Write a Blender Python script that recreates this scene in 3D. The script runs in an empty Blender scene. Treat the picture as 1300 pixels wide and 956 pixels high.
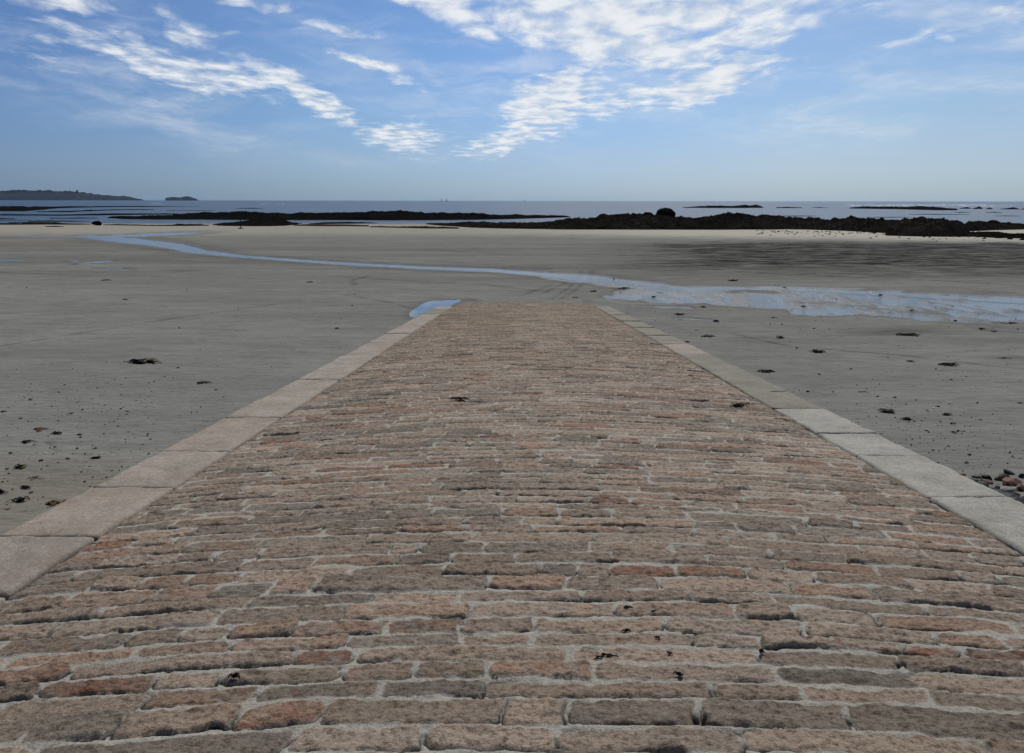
import bpy, bmesh, math, random
import numpy as np
from mathutils import Vector, Matrix

random.seed(7); rng = np.random.default_rng(11)
scene = bpy.context.scene
COL = scene.collection
D2R = math.pi / 180

# ------------------------------------------------------------------ camera geometry
F = 1050.0; PX0, PY0 = 650.0, 433.0; HORY = 254.4
PITCH = math.atan((PY0 - HORY) / F); ROLL = 0.0015
CAMZ = 4.8
H_SLIP = 1.6; SLOPE = PITCH - math.atan((PY0 - 334.0) / F)
YAW = math.atan(9.0 / F)

def ray(px, py):
    x, y = px - PX0, py - PY0
    x, y = x * math.cos(ROLL) + y * math.sin(ROLL), -x * math.sin(ROLL) + y * math.cos(ROLL)
    c, s = math.cos(PITCH), math.sin(PITCH)
    return np.array([x, F * c - y * s, -F * s - y * c])

def sand_plane(y):
    """height of the beach (sea level is 0) along the view axis"""
    y = np.asarray(y, float)
    return CAMZ - 4.07 - 0.0054 * np.maximum(y - 33, 0) + 0.004 * np.maximum(12 - y, 0) * 0

def G(px, py, dz=0.0):
    r = ray(px, py); y = 20.0
    for _ in range(60):
        t = (float(sand_plane(y)) + dz - CAMZ) / r[2]
        y = 0.5 * y + 0.5 * t * r[1]
    return np.array([t * r[0], t * r[1], float(sand_plane(t * r[1])) + dz])

def SEA(px, py, z=0.0):
    r = ray(px, py); t = (z - CAMZ) / r[2]
    return np.array([t * r[0], t * r[1], z])

def at_depth(px, py, y):
    r = ray(px, py); t = y / r[1]
    return np.array([t * r[0], y, CAMZ + t * r[2]])

# slip frame: u to the side, s along the slope, n up from its plane
FW = np.array([math.sin(YAW) * math.cos(SLOPE), math.cos(YAW) * math.cos(SLOPE), -math.sin(SLOPE)])
RT = np.array([math.cos(YAW), -math.sin(YAW), 0.0])
UP = np.cross(RT, FW)
ORG = np.array([0, 0, CAMZ]) - UP * H_SLIP

def slip_us(px, py):
    r = ray(px, py); t = -H_SLIP / np.dot(r, UP)
    p = np.array([0, 0, CAMZ]) + t * r - ORG
    return float(np.dot(p, RT)), float(np.dot(p, FW))

def slip_pt(u, s, n=0.0):
    return ORG + RT * u + FW * s + UP * n

UL = slip_us(659 - 366 / .652, 700)[0]; UR = slip_us(659 + 366 / .574, 700)[0]
ULO = slip_us(659 - 366 / .525, 700)[0]; URO = slip_us(659 + 366 / .478, 700)[0]
UC = (UL + UR) / 2; HW = (UR - UL) / 2
S_END = 33.2
CAMBER = 0.085; BOW = 0.16
print('slip', UL, UR, ULO, URO, S_END)

# ------------------------------------------------------------------ noise in numpy
def _hash(ix, iy, seed):
    h = (ix.astype(np.int64) * 374761393 + iy.astype(np.int64) * 668265263 + seed * 1442695041) & 0xffffffff
    h = ((h ^ (h >> 13)) * 1274126177) & 0xffffffff
    h = (h ^ (h >> 16)) & 0xffffffff
    return h / 4294967295.0

def vnoise(x, y, seed=0):
    x = np.asarray(x, float); y = np.asarray(y, float)
    ix = np.floor(x); iy = np.floor(y); fx = x - ix; fy = y - iy
    fx = fx * fx * (3 - 2 * fx); fy = fy * fy * (3 - 2 * fy)
    a = _hash(ix, iy, seed); b = _hash(ix + 1, iy, seed); c = _hash(ix, iy + 1, seed); d = _hash(ix + 1, iy + 1, seed)
    return ((a * (1 - fx) + b * fx) * (1 - fy) + (c * (1 - fx) + d * fx) * fy) * 2 - 1

def fbm(x, y, seed=0, octaves=4, gain=.5):
    t = 0; a = 1; tot = 0
    for k in range(octaves):
        t = t + a * vnoise(x * 2 ** k + 17.3 * k, y * 2 ** k - 9.1 * k, seed + k); tot += a; a *= gain
    return t / tot

def worley(x, y, seed=0):
    ix = np.floor(x); iy = np.floor(y); best = np.full(np.shape(x), 9.0); idr = np.zeros(np.shape(x))
    for dx_ in (-1, 0, 1):
        for dy_ in (-1, 0, 1):
            cx = ix + dx_; cy = iy + dy_
            d = np.hypot(cx + .1 + .8 * _hash(cx, cy, seed) - x, cy + .1 + .8 * _hash(cx, cy, seed + 7) - y)
            k = d < best; best = np.where(k, d, best); idr = np.where(k, _hash(cx, cy, seed + 13), idr)
    return best, idr

def sstep(a, b, x):
    t = np.clip((x - a) / (b - a), 0, 1); return t * t * (3 - 2 * t)

def vnoise3(p, seed=0):
    return (vnoise(p[:, 0] + p[:, 2] * .73, p[:, 1] - p[:, 2] * .41, seed) + vnoise(p[:, 1] + p[:, 0] * .37, p[:, 2] + p[:, 0] * .19, seed + 5)) * .6

# ------------------------------------------------------------------ mesh helpers
def mesh_from(name, verts, faces, smooth=True, attrs=None):
    me = bpy.data.meshes.new(name)
    verts = np.ascontiguousarray(verts, np.float32)
    if isinstance(faces, np.ndarray):
        n, k = faces.shape
        me.vertices.add(len(verts)); me.vertices.foreach_set('co', verts.ravel())
        me.loops.add(n * k); me.loops.foreach_set('vertex_index', np.ascontiguousarray(faces, np.int32).ravel())
        me.polygons.add(n)
        me.polygons.foreach_set('loop_start', np.arange(0, n * k, k, dtype=np.int32))
        me.polygons.foreach_set('loop_total', np.full(n, k, np.int32))
    else:
        me.from_pydata([tuple(v) for v in verts], [], faces)
    if attrs:
        for an, col in attrs.items():
            a = me.attributes.new(an, 'FLOAT_COLOR', 'POINT')
            a.data.foreach_set('color', np.ascontiguousarray(col, np.float32).ravel())
    me.update(calc_edges=True); me.validate()
    me.polygons.foreach_set('use_smooth', np.full(len(me.polygons), smooth))
    return me

def add(name, me, mat, parent=None, kind=None, label=None, cat=None, group=None, loc=None):
    o = bpy.data.objects.new(name, me); COL.objects.link(o)
    if mat is not None:
        for m in (mat if isinstance(mat, (list, tuple)) else [mat]): me.materials.append(m)
    if parent is not None: o.parent = parent
    if kind: o['kind'] = kind
    if label: o['label'] = label
    if cat: o['category'] = cat
    if group: o['group'] = group
    if loc is not None: o.location = loc
    return o

def grid_faces(ny, nx):
    i = np.arange(ny - 1)[:, None] * nx + np.arange(nx - 1)[None, :]
    return np.stack([i, i + 1, i + nx + 1, i + nx], -1).reshape(-1, 4)

def join_parts(parts):
    vs, fs, n = [], [], 0
    for v, f in parts:
        vs.append(np.asarray(v)); fs += [[i + n for i in q] for q in f]; n += len(v)
    return np.concatenate(vs), fs

# ------------------------------------------------------------------ material helpers
class NT:
    def __init__(s, tree): s.t = tree
    def n(s, typ, **kw):
        nd = s.t.nodes.new(typ)
        for k, v in kw.items():
            if k.startswith('i_'):
                key = k[2:]; key = int(key) if key.isdigit() else key.replace('_', ' ')
                s.put(nd.inputs[key], v)
            else: setattr(nd, k, v)
        return nd
    def put(s, inp, v):
        if isinstance(v, bpy.types.NodeSocket): s.t.links.new(v, inp)
        elif v is not None: inp.default_value = v
    def m(s, op, a, b=None, c=None, clamp=False):
        nd = s.t.nodes.new('ShaderNodeMath'); nd.operation = op; nd.use_clamp = clamp
        for i, v in enumerate((a, b, c)):
            if v is not None: s.put(nd.inputs[i], v)
        return nd.outputs[0]
    def noise(s, vec, scale, detail=4, rough=.55, out='Fac', dist=0):
        nd = s.n('ShaderNodeTexNoise'); s.put(nd.inputs['Vector'], vec)
        nd.inputs['Scale'].default_value = scale; nd.inputs['Detail'].default_value = detail
        nd.inputs['Roughness'].default_value = rough; nd.inputs['Distortion'].default_value = dist
        return nd.outputs[out]
    def ramp(s, fac, stops, interp='LINEAR'):
        nd = s.n('ShaderNodeValToRGB'); s.put(nd.inputs[0], fac); cr = nd.color_ramp; cr.interpolation = interp
        while len(cr.elements) < len(stops): cr.elements.new(.5)
        for e, (p, c) in zip(cr.elements, stops):
            e.position = p; e.color = (*c, 1) if len(c) == 3 else c
        return nd.outputs[0]
    def mix(s, fac, a, b, blend='MIX'):
        nd = s.n('ShaderNodeMix', data_type='RGBA', blend_type=blend)
        s.put(nd.inputs[0], fac)
        for i, v in ((6, a), (7, b)):
            if isinstance(v, tuple) and len(v) == 3: v = (*v, 1)
            s.put(nd.inputs[i], v)
        return nd.outputs[2]
    def mr(s, v, a, b, c=0.0, d=1.0, smooth=False):
        nd = s.n('ShaderNodeMapRange'); nd.clamp = True
        if smooth: nd.interpolation_type = 'SMOOTHSTEP'
        s.put(nd.inputs[0], v)
        for i, x in enumerate((a, b, c, d)): s.put(nd.inputs[i + 1], x)
        return nd.outputs[0]
    def bump(s, h, strength=.5, dist=.01, normal=None):
        nd = s.n('ShaderNodeBump'); nd.inputs['Strength'].default_value = strength
        nd.inputs['Distance'].default_value = dist; s.put(nd.inputs['Height'], h)
        if normal is not None: s.put(nd.inputs['Normal'], normal)
        return nd.outputs[0]
    def scaled(s, vec, sc):
        nd = s.n('ShaderNodeMapping'); s.put(nd.inputs['Vector'], vec); nd.inputs['Scale'].default_value = sc
        return nd.outputs[0]

def mat_new(name):
    m = bpy.data.materials.new(name); m.use_nodes = True
    t = NT(m.node_tree); b = m.node_tree.nodes['Principled BSDF']
    geo = t.n('ShaderNodeNewGeometry')
    return m, t, b, geo.outputs['Position']

def mat_setts():
    m, t, b, P = mat_new('worn_setts')
    at = t.n('ShaderNodeAttribute', attribute_name='sett'); sep = t.n('ShaderNodeSeparateColor'); t.put(sep.inputs[0], at.outputs['Color'])
    mask, r1, r2, crack_shade = sep.outputs[0], sep.outputs[1], sep.outputs[2], at.outputs['Alpha']
    n1 = t.noise(P, 9, 5, .6); n2 = t.noise(P, 38, 6, .7); n3 = t.noise(P, 160, 4, .7); n4 = t.noise(P, 1.1, 3, .5)
    base = t.ramp(r1, [(0, (.15, .13, .108)), (.15, (.2, .168, .132)), (.35, (.265, .2, .148)), (.55, (.28, .232, .182)), (.72, (.27, .18, .125)), (.85, (.25, .15, .1)), (.93, (.24, .105, .062)), (1, (.15, .068, .042))])
    v = t.mix(t.mr(n1, .35, .7), base, t.mix(r2, (.20, .178, .152), (.29, .215, .16)))
    v = t.mix(t.mr(n2, .54, .75, 0, .5), v, (.35, .315, .26))
    v = t.mix(t.mr(n2, .52, .34, 0, .9), v, (.07, .05, .035))
    k_ = t.mr(t.m('FRACT', t.m('MULTIPLY', r2, 7.3)), 0, 1, .76, 1.18); v = t.mix(1.0, v, t.n('ShaderNodeCombineColor', i_0=k_, i_1=k_, i_2=k_).outputs[0], 'MULTIPLY')
    rust = t.m('MULTIPLY', t.mr(t.noise(P, 14, 3, .6), .6, .75, 0, .4), t.mr(r2, .45, .8))
    v = t.mix(rust, v, (.23, .105, .05))
    mort = t.mix(t.mr(n2, .3, .75), (.24, .228, .2), (.40, .382, .335))
    mort = t.mix(t.mr(n1, .58, .72, 0, .6), mort, (.13, .115, .1))
    edge = t.m('ADD', mask, t.m('MULTIPLY', t.m('SUBTRACT', n2, .5), .8))
    v = t.mix(t.m('MULTIPLY', t.mr(mask, .98, .6), t.mr(n3, .4, .6, .2, .7)), v, (.36, .33, .28))
    c = t.mix(t.mr(edge, .3, .62), mort, v)
    c = t.mix(t.mr(crack_shade, .25, .8), c, (.014, .012, .011))  # near-black joints, with the shade of sett fronts painted in
    c = t.mix(t.mr(t.noise(P, 70, 4, .7), .62, .72, 0, .7), c, (.06, .045, .035))
    sp = t.mr(n3, .3, .7, .66, 1.36)
    c = t.mix(1.0, c, t.n('ShaderNodeCombineColor', i_0=sp, i_1=sp, i_2=sp).outputs[0], 'MULTIPLY')
    c = t.mix(t.mr(n4, .38, .64, 0, .35), c, t.mix(1.0, c, (.74, .7, .66), 'MULTIPLY'))
    yy = t.n('ShaderNodeSeparateXYZ', i_0=P).outputs[1]
    tide = t.m('MULTIPLY', t.mr(yy, 7, 22, .0, .85), t.mr(t.noise(t.scaled(P, (.5, .9, 1)), 1.0, 5, .65), .3, .6, .35, 1))
    c = t.mix(tide, c, t.mix(1.0, c, (.66, .62, .55), 'MULTIPLY'))
    alg = t.m('MULTIPLY', t.mr(yy, 22, 32, 0, .5), t.mr(t.noise(P, 1.6, 5, .7), .48, .62)); c = t.mix(alg, c, (.07, .066, .035))
    t.put(b.inputs['Base Color'], c); b.inputs['Roughness'].default_value = .82
    b.inputs['Specular IOR Level'].default_value = .12
    h = t.m('ADD', t.m('MULTIPLY', n2, .7), t.m('MULTIPLY', n3, .35))
    t.put(b.inputs['Normal'], t.bump(h, 1.0, .02))
    return m

def mat_granite(name, ca, cb, cc, lichen=(.3, .2, .1), lf=.2):
    m, t, b, P = mat_new(name)
    n1 = t.noise(P, 2.2, 6, .68); n2 = t.noise(P, 30, 6, .75); n3 = t.noise(P, 140, 3, .7)
    c = t.mix(t.mr(n1, .38, .62), ca, cb); c = t.mix(t.mr(n2, .48, .72, 0, .85), c, cc)
    nst = t.noise(t.scaled(P, (1, .8, 1)), 1.7, 6, .72); c = t.mix(t.mr(nst, .5, .66, 0, .5), c, t.mix(1.0, c, (.6, .57, .52), 'MULTIPLY'))
    c = t.mix(t.mr(t.noise(P, 7, 4, .7), .56, .75, 0, lf), c, lichen)
    c = t.mix(t.mr(n2, .44, .28, 0, .6), c, (.1, .088, .078))
    sp = t.mr(n3, .32, .7, .6, 1.35)
    c = t.mix(1.0, c, t.n('ShaderNodeCombineColor', i_0=sp, i_1=sp, i_2=sp).outputs[0], 'MULTIPLY')
    t.put(b.inputs['Base Color'], c); b.inputs['Roughness'].default_value = .85; b.inputs['Specular IOR Level'].default_value = .1
    t.put(b.inputs['Normal'], t.bump(t.m('ADD', n2, t.m('MULTIPLY', n3, .5)), .7, .008))
    return m

def mat_sand():
    m, t, b, P = mat_new('beach_sand')
    at = t.n('ShaderNodeAttribute', attribute_name='zone'); sep = t.n('ShaderNodeSeparateColor'); t.put(sep.inputs[0], at.outputs['Color'])
    wet, dark, pale, warm = sep.outputs[0], sep.outputs[1], sep.outputs[2], at.outputs['Alpha']
    str1 = t.noise(t.scaled(P, (.12, .5, 1)), 1.0, 6, .62); str2 = t.noise(t.scaled(P, (.7, 1.9, 1)), 1.0, 6, .7)
    fine = t.noise(P, 60, 3, .7); mid = t.noise(P, 7, 5, .65)
    c = t.mix(t.mr(str1, .3, .7), (.140, .142, .131), (.188, .190, .175))
    c = t.mix(t.mr(str2, .45, .7, 0, .8), c, (.122, .122, .112))
    str3 = t.noise(t.scaled(P, (1.1, 3.2, 1)), 1.0, 7, .72, dist=.8); c = t.mix(t.mr(str3, .55, .72, 0, .3), c, (.09, .086, .076)); c = t.mix(t.mr(str3, .42, .3, 0, .35), c, (.225, .222, .205))
    c = t.mix(warm, c, t.mix(1.0, c, (1.1, 1.0, .93), 'MULTIPLY'))
    dk = t.m('MULTIPLY', dark, t.mr(t.noise(t.scaled(P, (.22, .8, 1)), 1.6, 7, .75), .36, .56))
    c = t.mix(dk, c, (.02, .0195, .019))
    c = t.mix(t.m('MULTIPLY', pale, t.mr(mid, .25, .6, .55, 1)), c, (.37, .35, .3))
    c = t.mix(t.m('MULTIPLY', wet, .62), c, (.062, .062, .06))
    mo = t.noise(t.scaled(P, (1, 1.7, 1)), 3.2, 9, .78); c = t.mix(t.mr(mo, .5, .62, 0, .38), c, t.mix(1.0, c, (.6, .6, .6), 'MULTIPLY'))
    sp = t.mr(fine, .3, .7, .84, 1.15)
    c = t.mix(1.0, c, t.n('ShaderNodeCombineColor', i_0=sp, i_1=sp, i_2=sp).outputs[0], 'MULTIPLY')
    t.put(b.inputs['Base Color'], c)
    t.put(b.inputs['Roughness'], t.mr(wet, 0, 1, .75, .4)); t.put(b.inputs['Specular IOR Level'], t.mr(wet, .6, 1, .0, .08))
    hh = t.m('ADD', t.m('MULTIPLY', mid, .6), t.m('MULTIPLY', t.noise(t.scaled(P, (1, 3.2, 1)), 2.2, 4, .6), 1.2))
    t.put(b.inputs['Normal'], t.bump(hh, .8, .05))
    return m

def mat_water(name, base, rough, scale, strength, dist, stretch=(1, 1, 1), second=None):
    m, t, b, P = mat_new(name)
    b.inputs['Base Color'].default_value = (*base, 1); b.inputs['Roughness'].default_value = rough
    b.inputs['IOR'].default_value = 1.333
    h = t.noise(t.scaled(P, stretch), scale, 4, .6)
    if second: h = t.m('ADD', h, t.m('MULTIPLY', t.noise(t.scaled(P, stretch), second[0], 3, .6), second[1]))
    t.put(b.inputs['Normal'], t.bump(h, strength, dist))
    return m

def mat_weedrock(name, a, bb, hi, hf=.25, scale=1.0):
    m, t, b, P = mat_new(name)
    n1 = t.noise(P, .5 * scale, 5, .65); n2 = t.noise(P, 2.6 * scale, 6, .75)
    c = t.mix(t.mr(n1, .35, .65), a, bb); c = t.mix(t.m('MULTIPLY', t.mr(n2, .56, .64, 0, hf), t.mr(t.noise(P, .12 * scale, 3, .5), .42, .62)), c, hi)
    if scale < .1: c = t.mix(t.mr(t.noise(P, .035, 3, .7), .66, .7), c, (.3, .29, .26))
    t.put(b.inputs['Base Color'], c); b.inputs['Roughness'].default_value = .9; b.inputs['Specular IOR Level'].default_value = 0.0
    t.put(b.inputs['Normal'], t.bump(n2, .8, .2 / scale))
    return m

def mat_simple(name, col, rough=.8, var=.4, scale=20, spec=.03, bumpd=.004):
    m, t, b, P = mat_new(name)
    n = t.noise(P, scale, 5, .65); k = t.mr(n, .25, .75, 1 - var, 1 + var)
    c = t.mix(1.0, col, t.n('ShaderNodeCombineColor', i_0=k, i_1=k, i_2=k).outputs[0], 'MULTIPLY')
    t.put(b.inputs['Base Color'], c); b.inputs['Roughness'].default_value = rough; b.inputs['Specular IOR Level'].default_value = spec
    t.put(b.inputs['Normal'], t.bump(n, .6, bumpd))
    return m

M_SETT = mat_setts(); M_SAND = mat_sand()
M_SEA = mat_water('sea_water', (.010, .035, .06), .3, .35, 1.0, 1.2, (1, .45, 1), (1.7, .4)); M_SEA.node_tree.nodes['Principled BSDF'].inputs['Specular IOR Level'].default_value = .3
M_STREAM = mat_water('shallow_water', (.11, .115, .11), .08, 4, .5, .03, (1, 2.4, 1), (15, .5))
M_POOL = mat_water('still_water', (.04, .045, .045), .02, 2, .02, .01)

# ------------------------------------------------------------------ slipway: setts as real relief
PAVE = {}
def pave_n(u, s_):
    j = int(np.clip(np.searchsorted(PAVE['s'], s_), 2, len(PAVE['s']) - 3)); i = int(np.clip(np.searchsorted(PAVE['u'], u), 2, 897))
    return float(np.percentile(PAVE['n'][j - 2:j + 3, i - 2:i + 3], 70))

def build_setts():
    nx = 900
    u = np.linspace(UL, UR, nx)
    s = [-3.0]
    while s[-1] < S_END:
        c = s[-1]; s.append(c + (.03 if c < 2.2 else max(.0062, .0034 + .00085 * c)))
    s = np.array(s); ny = len(s)
    U, S = np.meshgrid(u, s)
    un = (U - UC) / HW
    # rows wander and bow towards the sea
    q = S + BOW * un ** 2 + .03 * fbm(U * .55, S * .35, 3, 3) + .014 * vnoise(U * 3.1, S * 2.0, 9)
    q = q + .006 * vnoise(U * 11, S * 9, 10)
    rows = [-3.6]
    while rows[-1] < S_END + .6: rows.append(rows[-1] + float(np.clip(rng.normal(.149, .021), .105, .2)))
    rows = np.array(rows); nr = len(rows)
    ri = np.clip(np.searchsorted(rows, q) - 1, 0, nr - 2)
    v0 = rows[ri]; v1 = rows[ri + 1]
    lefts = []; MAXN = 40; bnd = np.full((nr, MAXN), 99.0)
    for r in range(nr):
        x = UL - random.random() * .4; k = 0
        while x < UR + .5 and k < MAXN:
            bnd[r, k] = x; k += 1
            x += float(np.clip(rng.lognormal(math.log(.40), .38), .17, .82))
    Uw = U + .012 * vnoise(U * 7, S * 7, 21) + .03 * vnoise(ri * 3.3, np.zeros_like(U), 5) * 0 + .35 * (.02) * np.sin((q - v0) * 30)
    ci = np.zeros_like(ri)
    for k in range(1, MAXN): ci += (Uw > bnd[ri, k])
    b0 = bnd[ri, ci]; b1 = bnd[ri, np.minimum(ci + 1, MAXN - 1)]
    R = [rng.random((nr, MAXN)) for _ in range(8)]
    g = [a[ri, ci] for a in R]
    hu = (b1 - b0) / 2; hv = (v1 - v0) / 2
    skew = (g[6] - .5) * .5                                  # ends of setts cut on the skew
    lu = Uw - (b0 + b1) / 2 + skew * (q - (v0 + v1) / 2) * .5; lv = q - (v0 + v1) / 2
    lv = lv + .016 * vnoise(U * 5.5 + g[0] * 40, S * 2, 31) + .009 * vnoise(U * 19, S * 12, 33)
    gapu = .003 + .013 * g[1] ** 2; gapv = .006 + .011 * g[2]
    rad = np.minimum(.012 + .04 * g[3] ** 1.5, hv * .8)
    qx = np.abs(lu) - (hu - gapu - rad); qy = np.abs(lv) - (hv - gapv - rad)
    sd = np.hypot(np.maximum(qx, 0), np.maximum(qy, 0)) + np.minimum(np.maximum(qx, qy), 0) - rad
    din = -sd + .007 * vnoise(U * 20, S * 20, 41) + .005 * vnoise(U * 55, S * 55, 42)
    mask = sstep(-.006, .010, din)
    prof = np.sqrt(np.clip(din / (.018), 0, 1) * (2 - np.clip(din / .018, 0, 1)))
    wear = sstep(.88, .5, g[4] + .25 * fbm(U * .5, S * .4, 51, 2))      # some setts worn level with the mortar
    H = (.005 + .009 * g[5] + .008 * (g[7] > .85)) * (.35 + .65 * wear)
    h = prof * H * (1 + .5 * fbm(U * 8, S * 14, 61, 4))
    # broken facets and grooves left by wear
    f1 = H * 1.15 + (g[4] - .5) * .07 * lu + (g[5] - .5) * .12 * lv; f2 = H * 1.2 + (.5 - g[3]) * .09 * lu - (g[2] - .5) * .14 * lv
    h = np.minimum(h, np.minimum(f1, f2) * mask)
    h = h - mask * .007 * np.clip(.55 - np.abs(vnoise(U * 9 + g[0] * 30, S * 26, 65)) * 3, 0, 1) - mask * .004 * np.clip(.5 - np.abs(vnoise(U * 30, S * 44, 66)) * 3, 0, 1)
    h = h + mask * (.010 * fbm(U * 20, S * 30, 71, 3) + (g[7] - .5) * .07 * lv + (g[6] - .5) * .012 * lu / np.maximum(hu, .1))
    m_h = .003 + .006 * fbm(U * 3.5, S * 5, 81, 3) + .004 * fbm(U * 30, S * 30, 82, 3)
    h = np.where(mask > .5, np.maximum(h, m_h * .3), h) + (1 - mask) * m_h
    # open joints as dark slots, plus painted shade on the near face of a row
    near = np.exp(-((din + .004) / (.009 + .010 * sstep(5, 14, S))) ** 2) * sstep(.3, -.2, lv / hv)
    endg = np.exp(-((din + .003) / .007) ** 2) * sstep(.0, .3, np.abs(lu) / hu - .6)
    far_shade = sstep(6, 16, S); t1 = sstep(-.24 - .1 * far_shade, .04, fbm(U * 2.3, S * 5.5, 91, 3)) * near  # dark lines spread seaward, painting in the shade of far row fronts
    t2 = sstep(.08, .3, fbm(U * 4, S * 4, 93, 3)) * endg * .8
    crack_shade = np.clip(np.maximum(t1, t2) * (1 - sstep(.004, .014, din)), 0, 1)
    big = sstep(.34, .48, fbm(U * 1.9, S * 4.5, 95, 3)) * np.exp(-((din + .007) / .013) ** 2) * sstep(.1, -.3, lv / hv)
    crack_shade = np.maximum(crack_shade * .85, big)
    h = h - crack_shade * (.016 + .012 * far_shade) - big * .03
    h = h + .010 * fbm(U * .8, S * .6, 99, 3)
    # joint along the kerb
    ed = np.minimum(U - UL, UR - U)
    kj = (1 - sstep(.018, .034, ed + .006 * vnoise(S * 9, S * 0, 4))) * (.45 + .55 * sstep(-.3, .3, fbm(U * 3, S * .9, 77, 2)))
    h = h - kj * .05; crack_shade = np.maximum(crack_shade, kj); 
    # end of the slip falls away into the sand
    endq = S_END - .25 - (S + .35 * un ** 2 + .06 * fbm(U * 2, S, 5, 2))
    h = h - .12 * sstep(.25, -.05, endq)
    n = CAMBER * (1 - un ** 2) + h
    V = ORG + U[..., None] * RT + S[..., None] * FW + n[..., None] * UP
    redv = g[0] * .84
    redv = np.where(g[3] > .955, .93 + .07 * g[1], redv)
    attr = np.stack([mask, redv, g[2], crack_shade], -1).reshape(-1, 4)
    print('sett grid', ny, nx)
    PAVE.update(s=s, u=u, n=n)
    me = mesh_from('slipway_paving', V.reshape(-1, 3), grid_faces(ny, nx), True, {'sett': attr})
    return add('slipway_paving', me, M_SETT, kind='structure')

paving = build_setts()
paving['label'] = 'cobbled slipway of reddish brown setts running down to the sand'

# masonry body under the setts and the kerbs
def slab(name, u0, u1, s0, s1, n0, n1, mat, parent=None):
    pts = [slip_pt(u, s, n) for n in (n0, n1) for s in (s0, s1) for u in (u0, u1)]
    f = [[0, 1, 3, 2], [4, 6, 7, 5], [0, 4, 5, 1], [2, 3, 7, 6], [0, 2, 6, 4], [1, 5, 7, 3]]
    me = mesh_from(name, np.array(pts), f, False); return me
M_WALLST = mat_granite('rough_masonry', (.12, .1, .085), (.17, .14, .12), (.24, .22, .19))
add('slipway_core', slab('slipway_core', ULO + .05, URO - .05, -3.0, S_END - .3, -3.6, -.14, M_WALLST), M_WALLST, kind='structure')

# ------------------------------------------------------------------ kerb stones
KM = {
 'pinkgrey': mat_granite('kerb_pink_grey_granite', (.205, .178, .15), (.265, .232, .197), (.35, .305, .26), (.2, .145, .095), .6),
 'tan': mat_granite('kerb_tan_granite', (.20, .172, .142), (.26, .225, .188), (.33, .285, .24), (.21, .145, .085), .65),
 'grey': mat_granite('kerb_grey_granite', (.215, .21, .185), (.275, .268, .238), (.35, .34, .305), (.2, .165, .115), .5),
 'mauve': mat_granite('kerb_mauve_granite', (.185, .158, .136), (.24, .205, .175), (.31, .275, .24), (.2, .15, .11), .4),
 'sandy': mat_granite('kerb_sandy_granite', (.15, .14, .112), (.19, .178, .143), (.25, .24, .2), (.17, .14, .09), .5),
}
def block(lx, ly, lz, r, seed, amp=.006, res=.035):
    """rounded worn block centred on the origin (x wide, y long, z tall)"""
    nx, ny, nz = [max(3, int(l / res)) for l in (lx, ly, lz)]
    vid = {}; V = []; Fc = []
    def vert(i, j, k):
        key = (i, j, k)
        if key not in vid:
            vid[key] = len(V); V.append(((i / nx - .5) * lx, (j / ny - .5) * ly, (k / nz - .5) * lz))
        return vid[key]
    for i in range(nx):
        for j in range(ny):
            Fc.append([vert(i, j, nz), vert(i + 1, j, nz), vert(i + 1, j + 1, nz), vert(i, j + 1, nz)])
            Fc.append([vert(i, j, 0), vert(i, j + 1, 0), vert(i + 1, j + 1, 0), vert(i + 1, j, 0)])
    for i in range(nx):
        for k in range(nz):
            Fc.append([vert(i, 0, k), vert(i + 1, 0, k), vert(i + 1, 0, k + 1), vert(i, 0, k + 1)])
            Fc.append([vert(i, ny, k), vert(i, ny, k + 1), vert(i + 1, ny, k + 1), vert(i + 1, ny, k)])
    for j in range(ny):
        for k in range(nz):
            Fc.append([vert(0, j, k), vert(0, j, k + 1), vert(0, j + 1, k + 1), vert(0, j + 1, k)])
            Fc.append([vert(nx, j, k), vert(nx, j + 1, k), vert(nx, j + 1, k + 1), vert(nx, j, k + 1)])
    V = np.array(V); inner = np.clip(V, [-(lx / 2 - r), -(ly / 2 - r), -(lz / 2 - r)], [lx / 2 - r, ly / 2 - r, lz / 2 - r])
    d = V - inner; L = np.linalg.norm(d, axis=1, keepdims=True); nrm = d / np.maximum(L, 1e-9)
    V = np.where(L > 1e-9, inner + nrm * r, V)
    o = seed * 3.7
    V[:, 2] += amp * (fbm(V[:, 0] * 5 + o, V[:, 1] * 5, seed, 3) + .5 * fbm(V[:, 0] * 18 + o, V[:, 1] * 18, seed + 3, 3))
    V[:, 0] += amp * .7 * fbm(V[:, 1] * 4 + o, V[:, 2] * 5, seed + 7, 3)
    V[:, 1] += amp * .5 * fbm(V[:, 0] * 4 + o, V[:, 2] * 5, seed + 8, 3)
    return V, Fc

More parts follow.
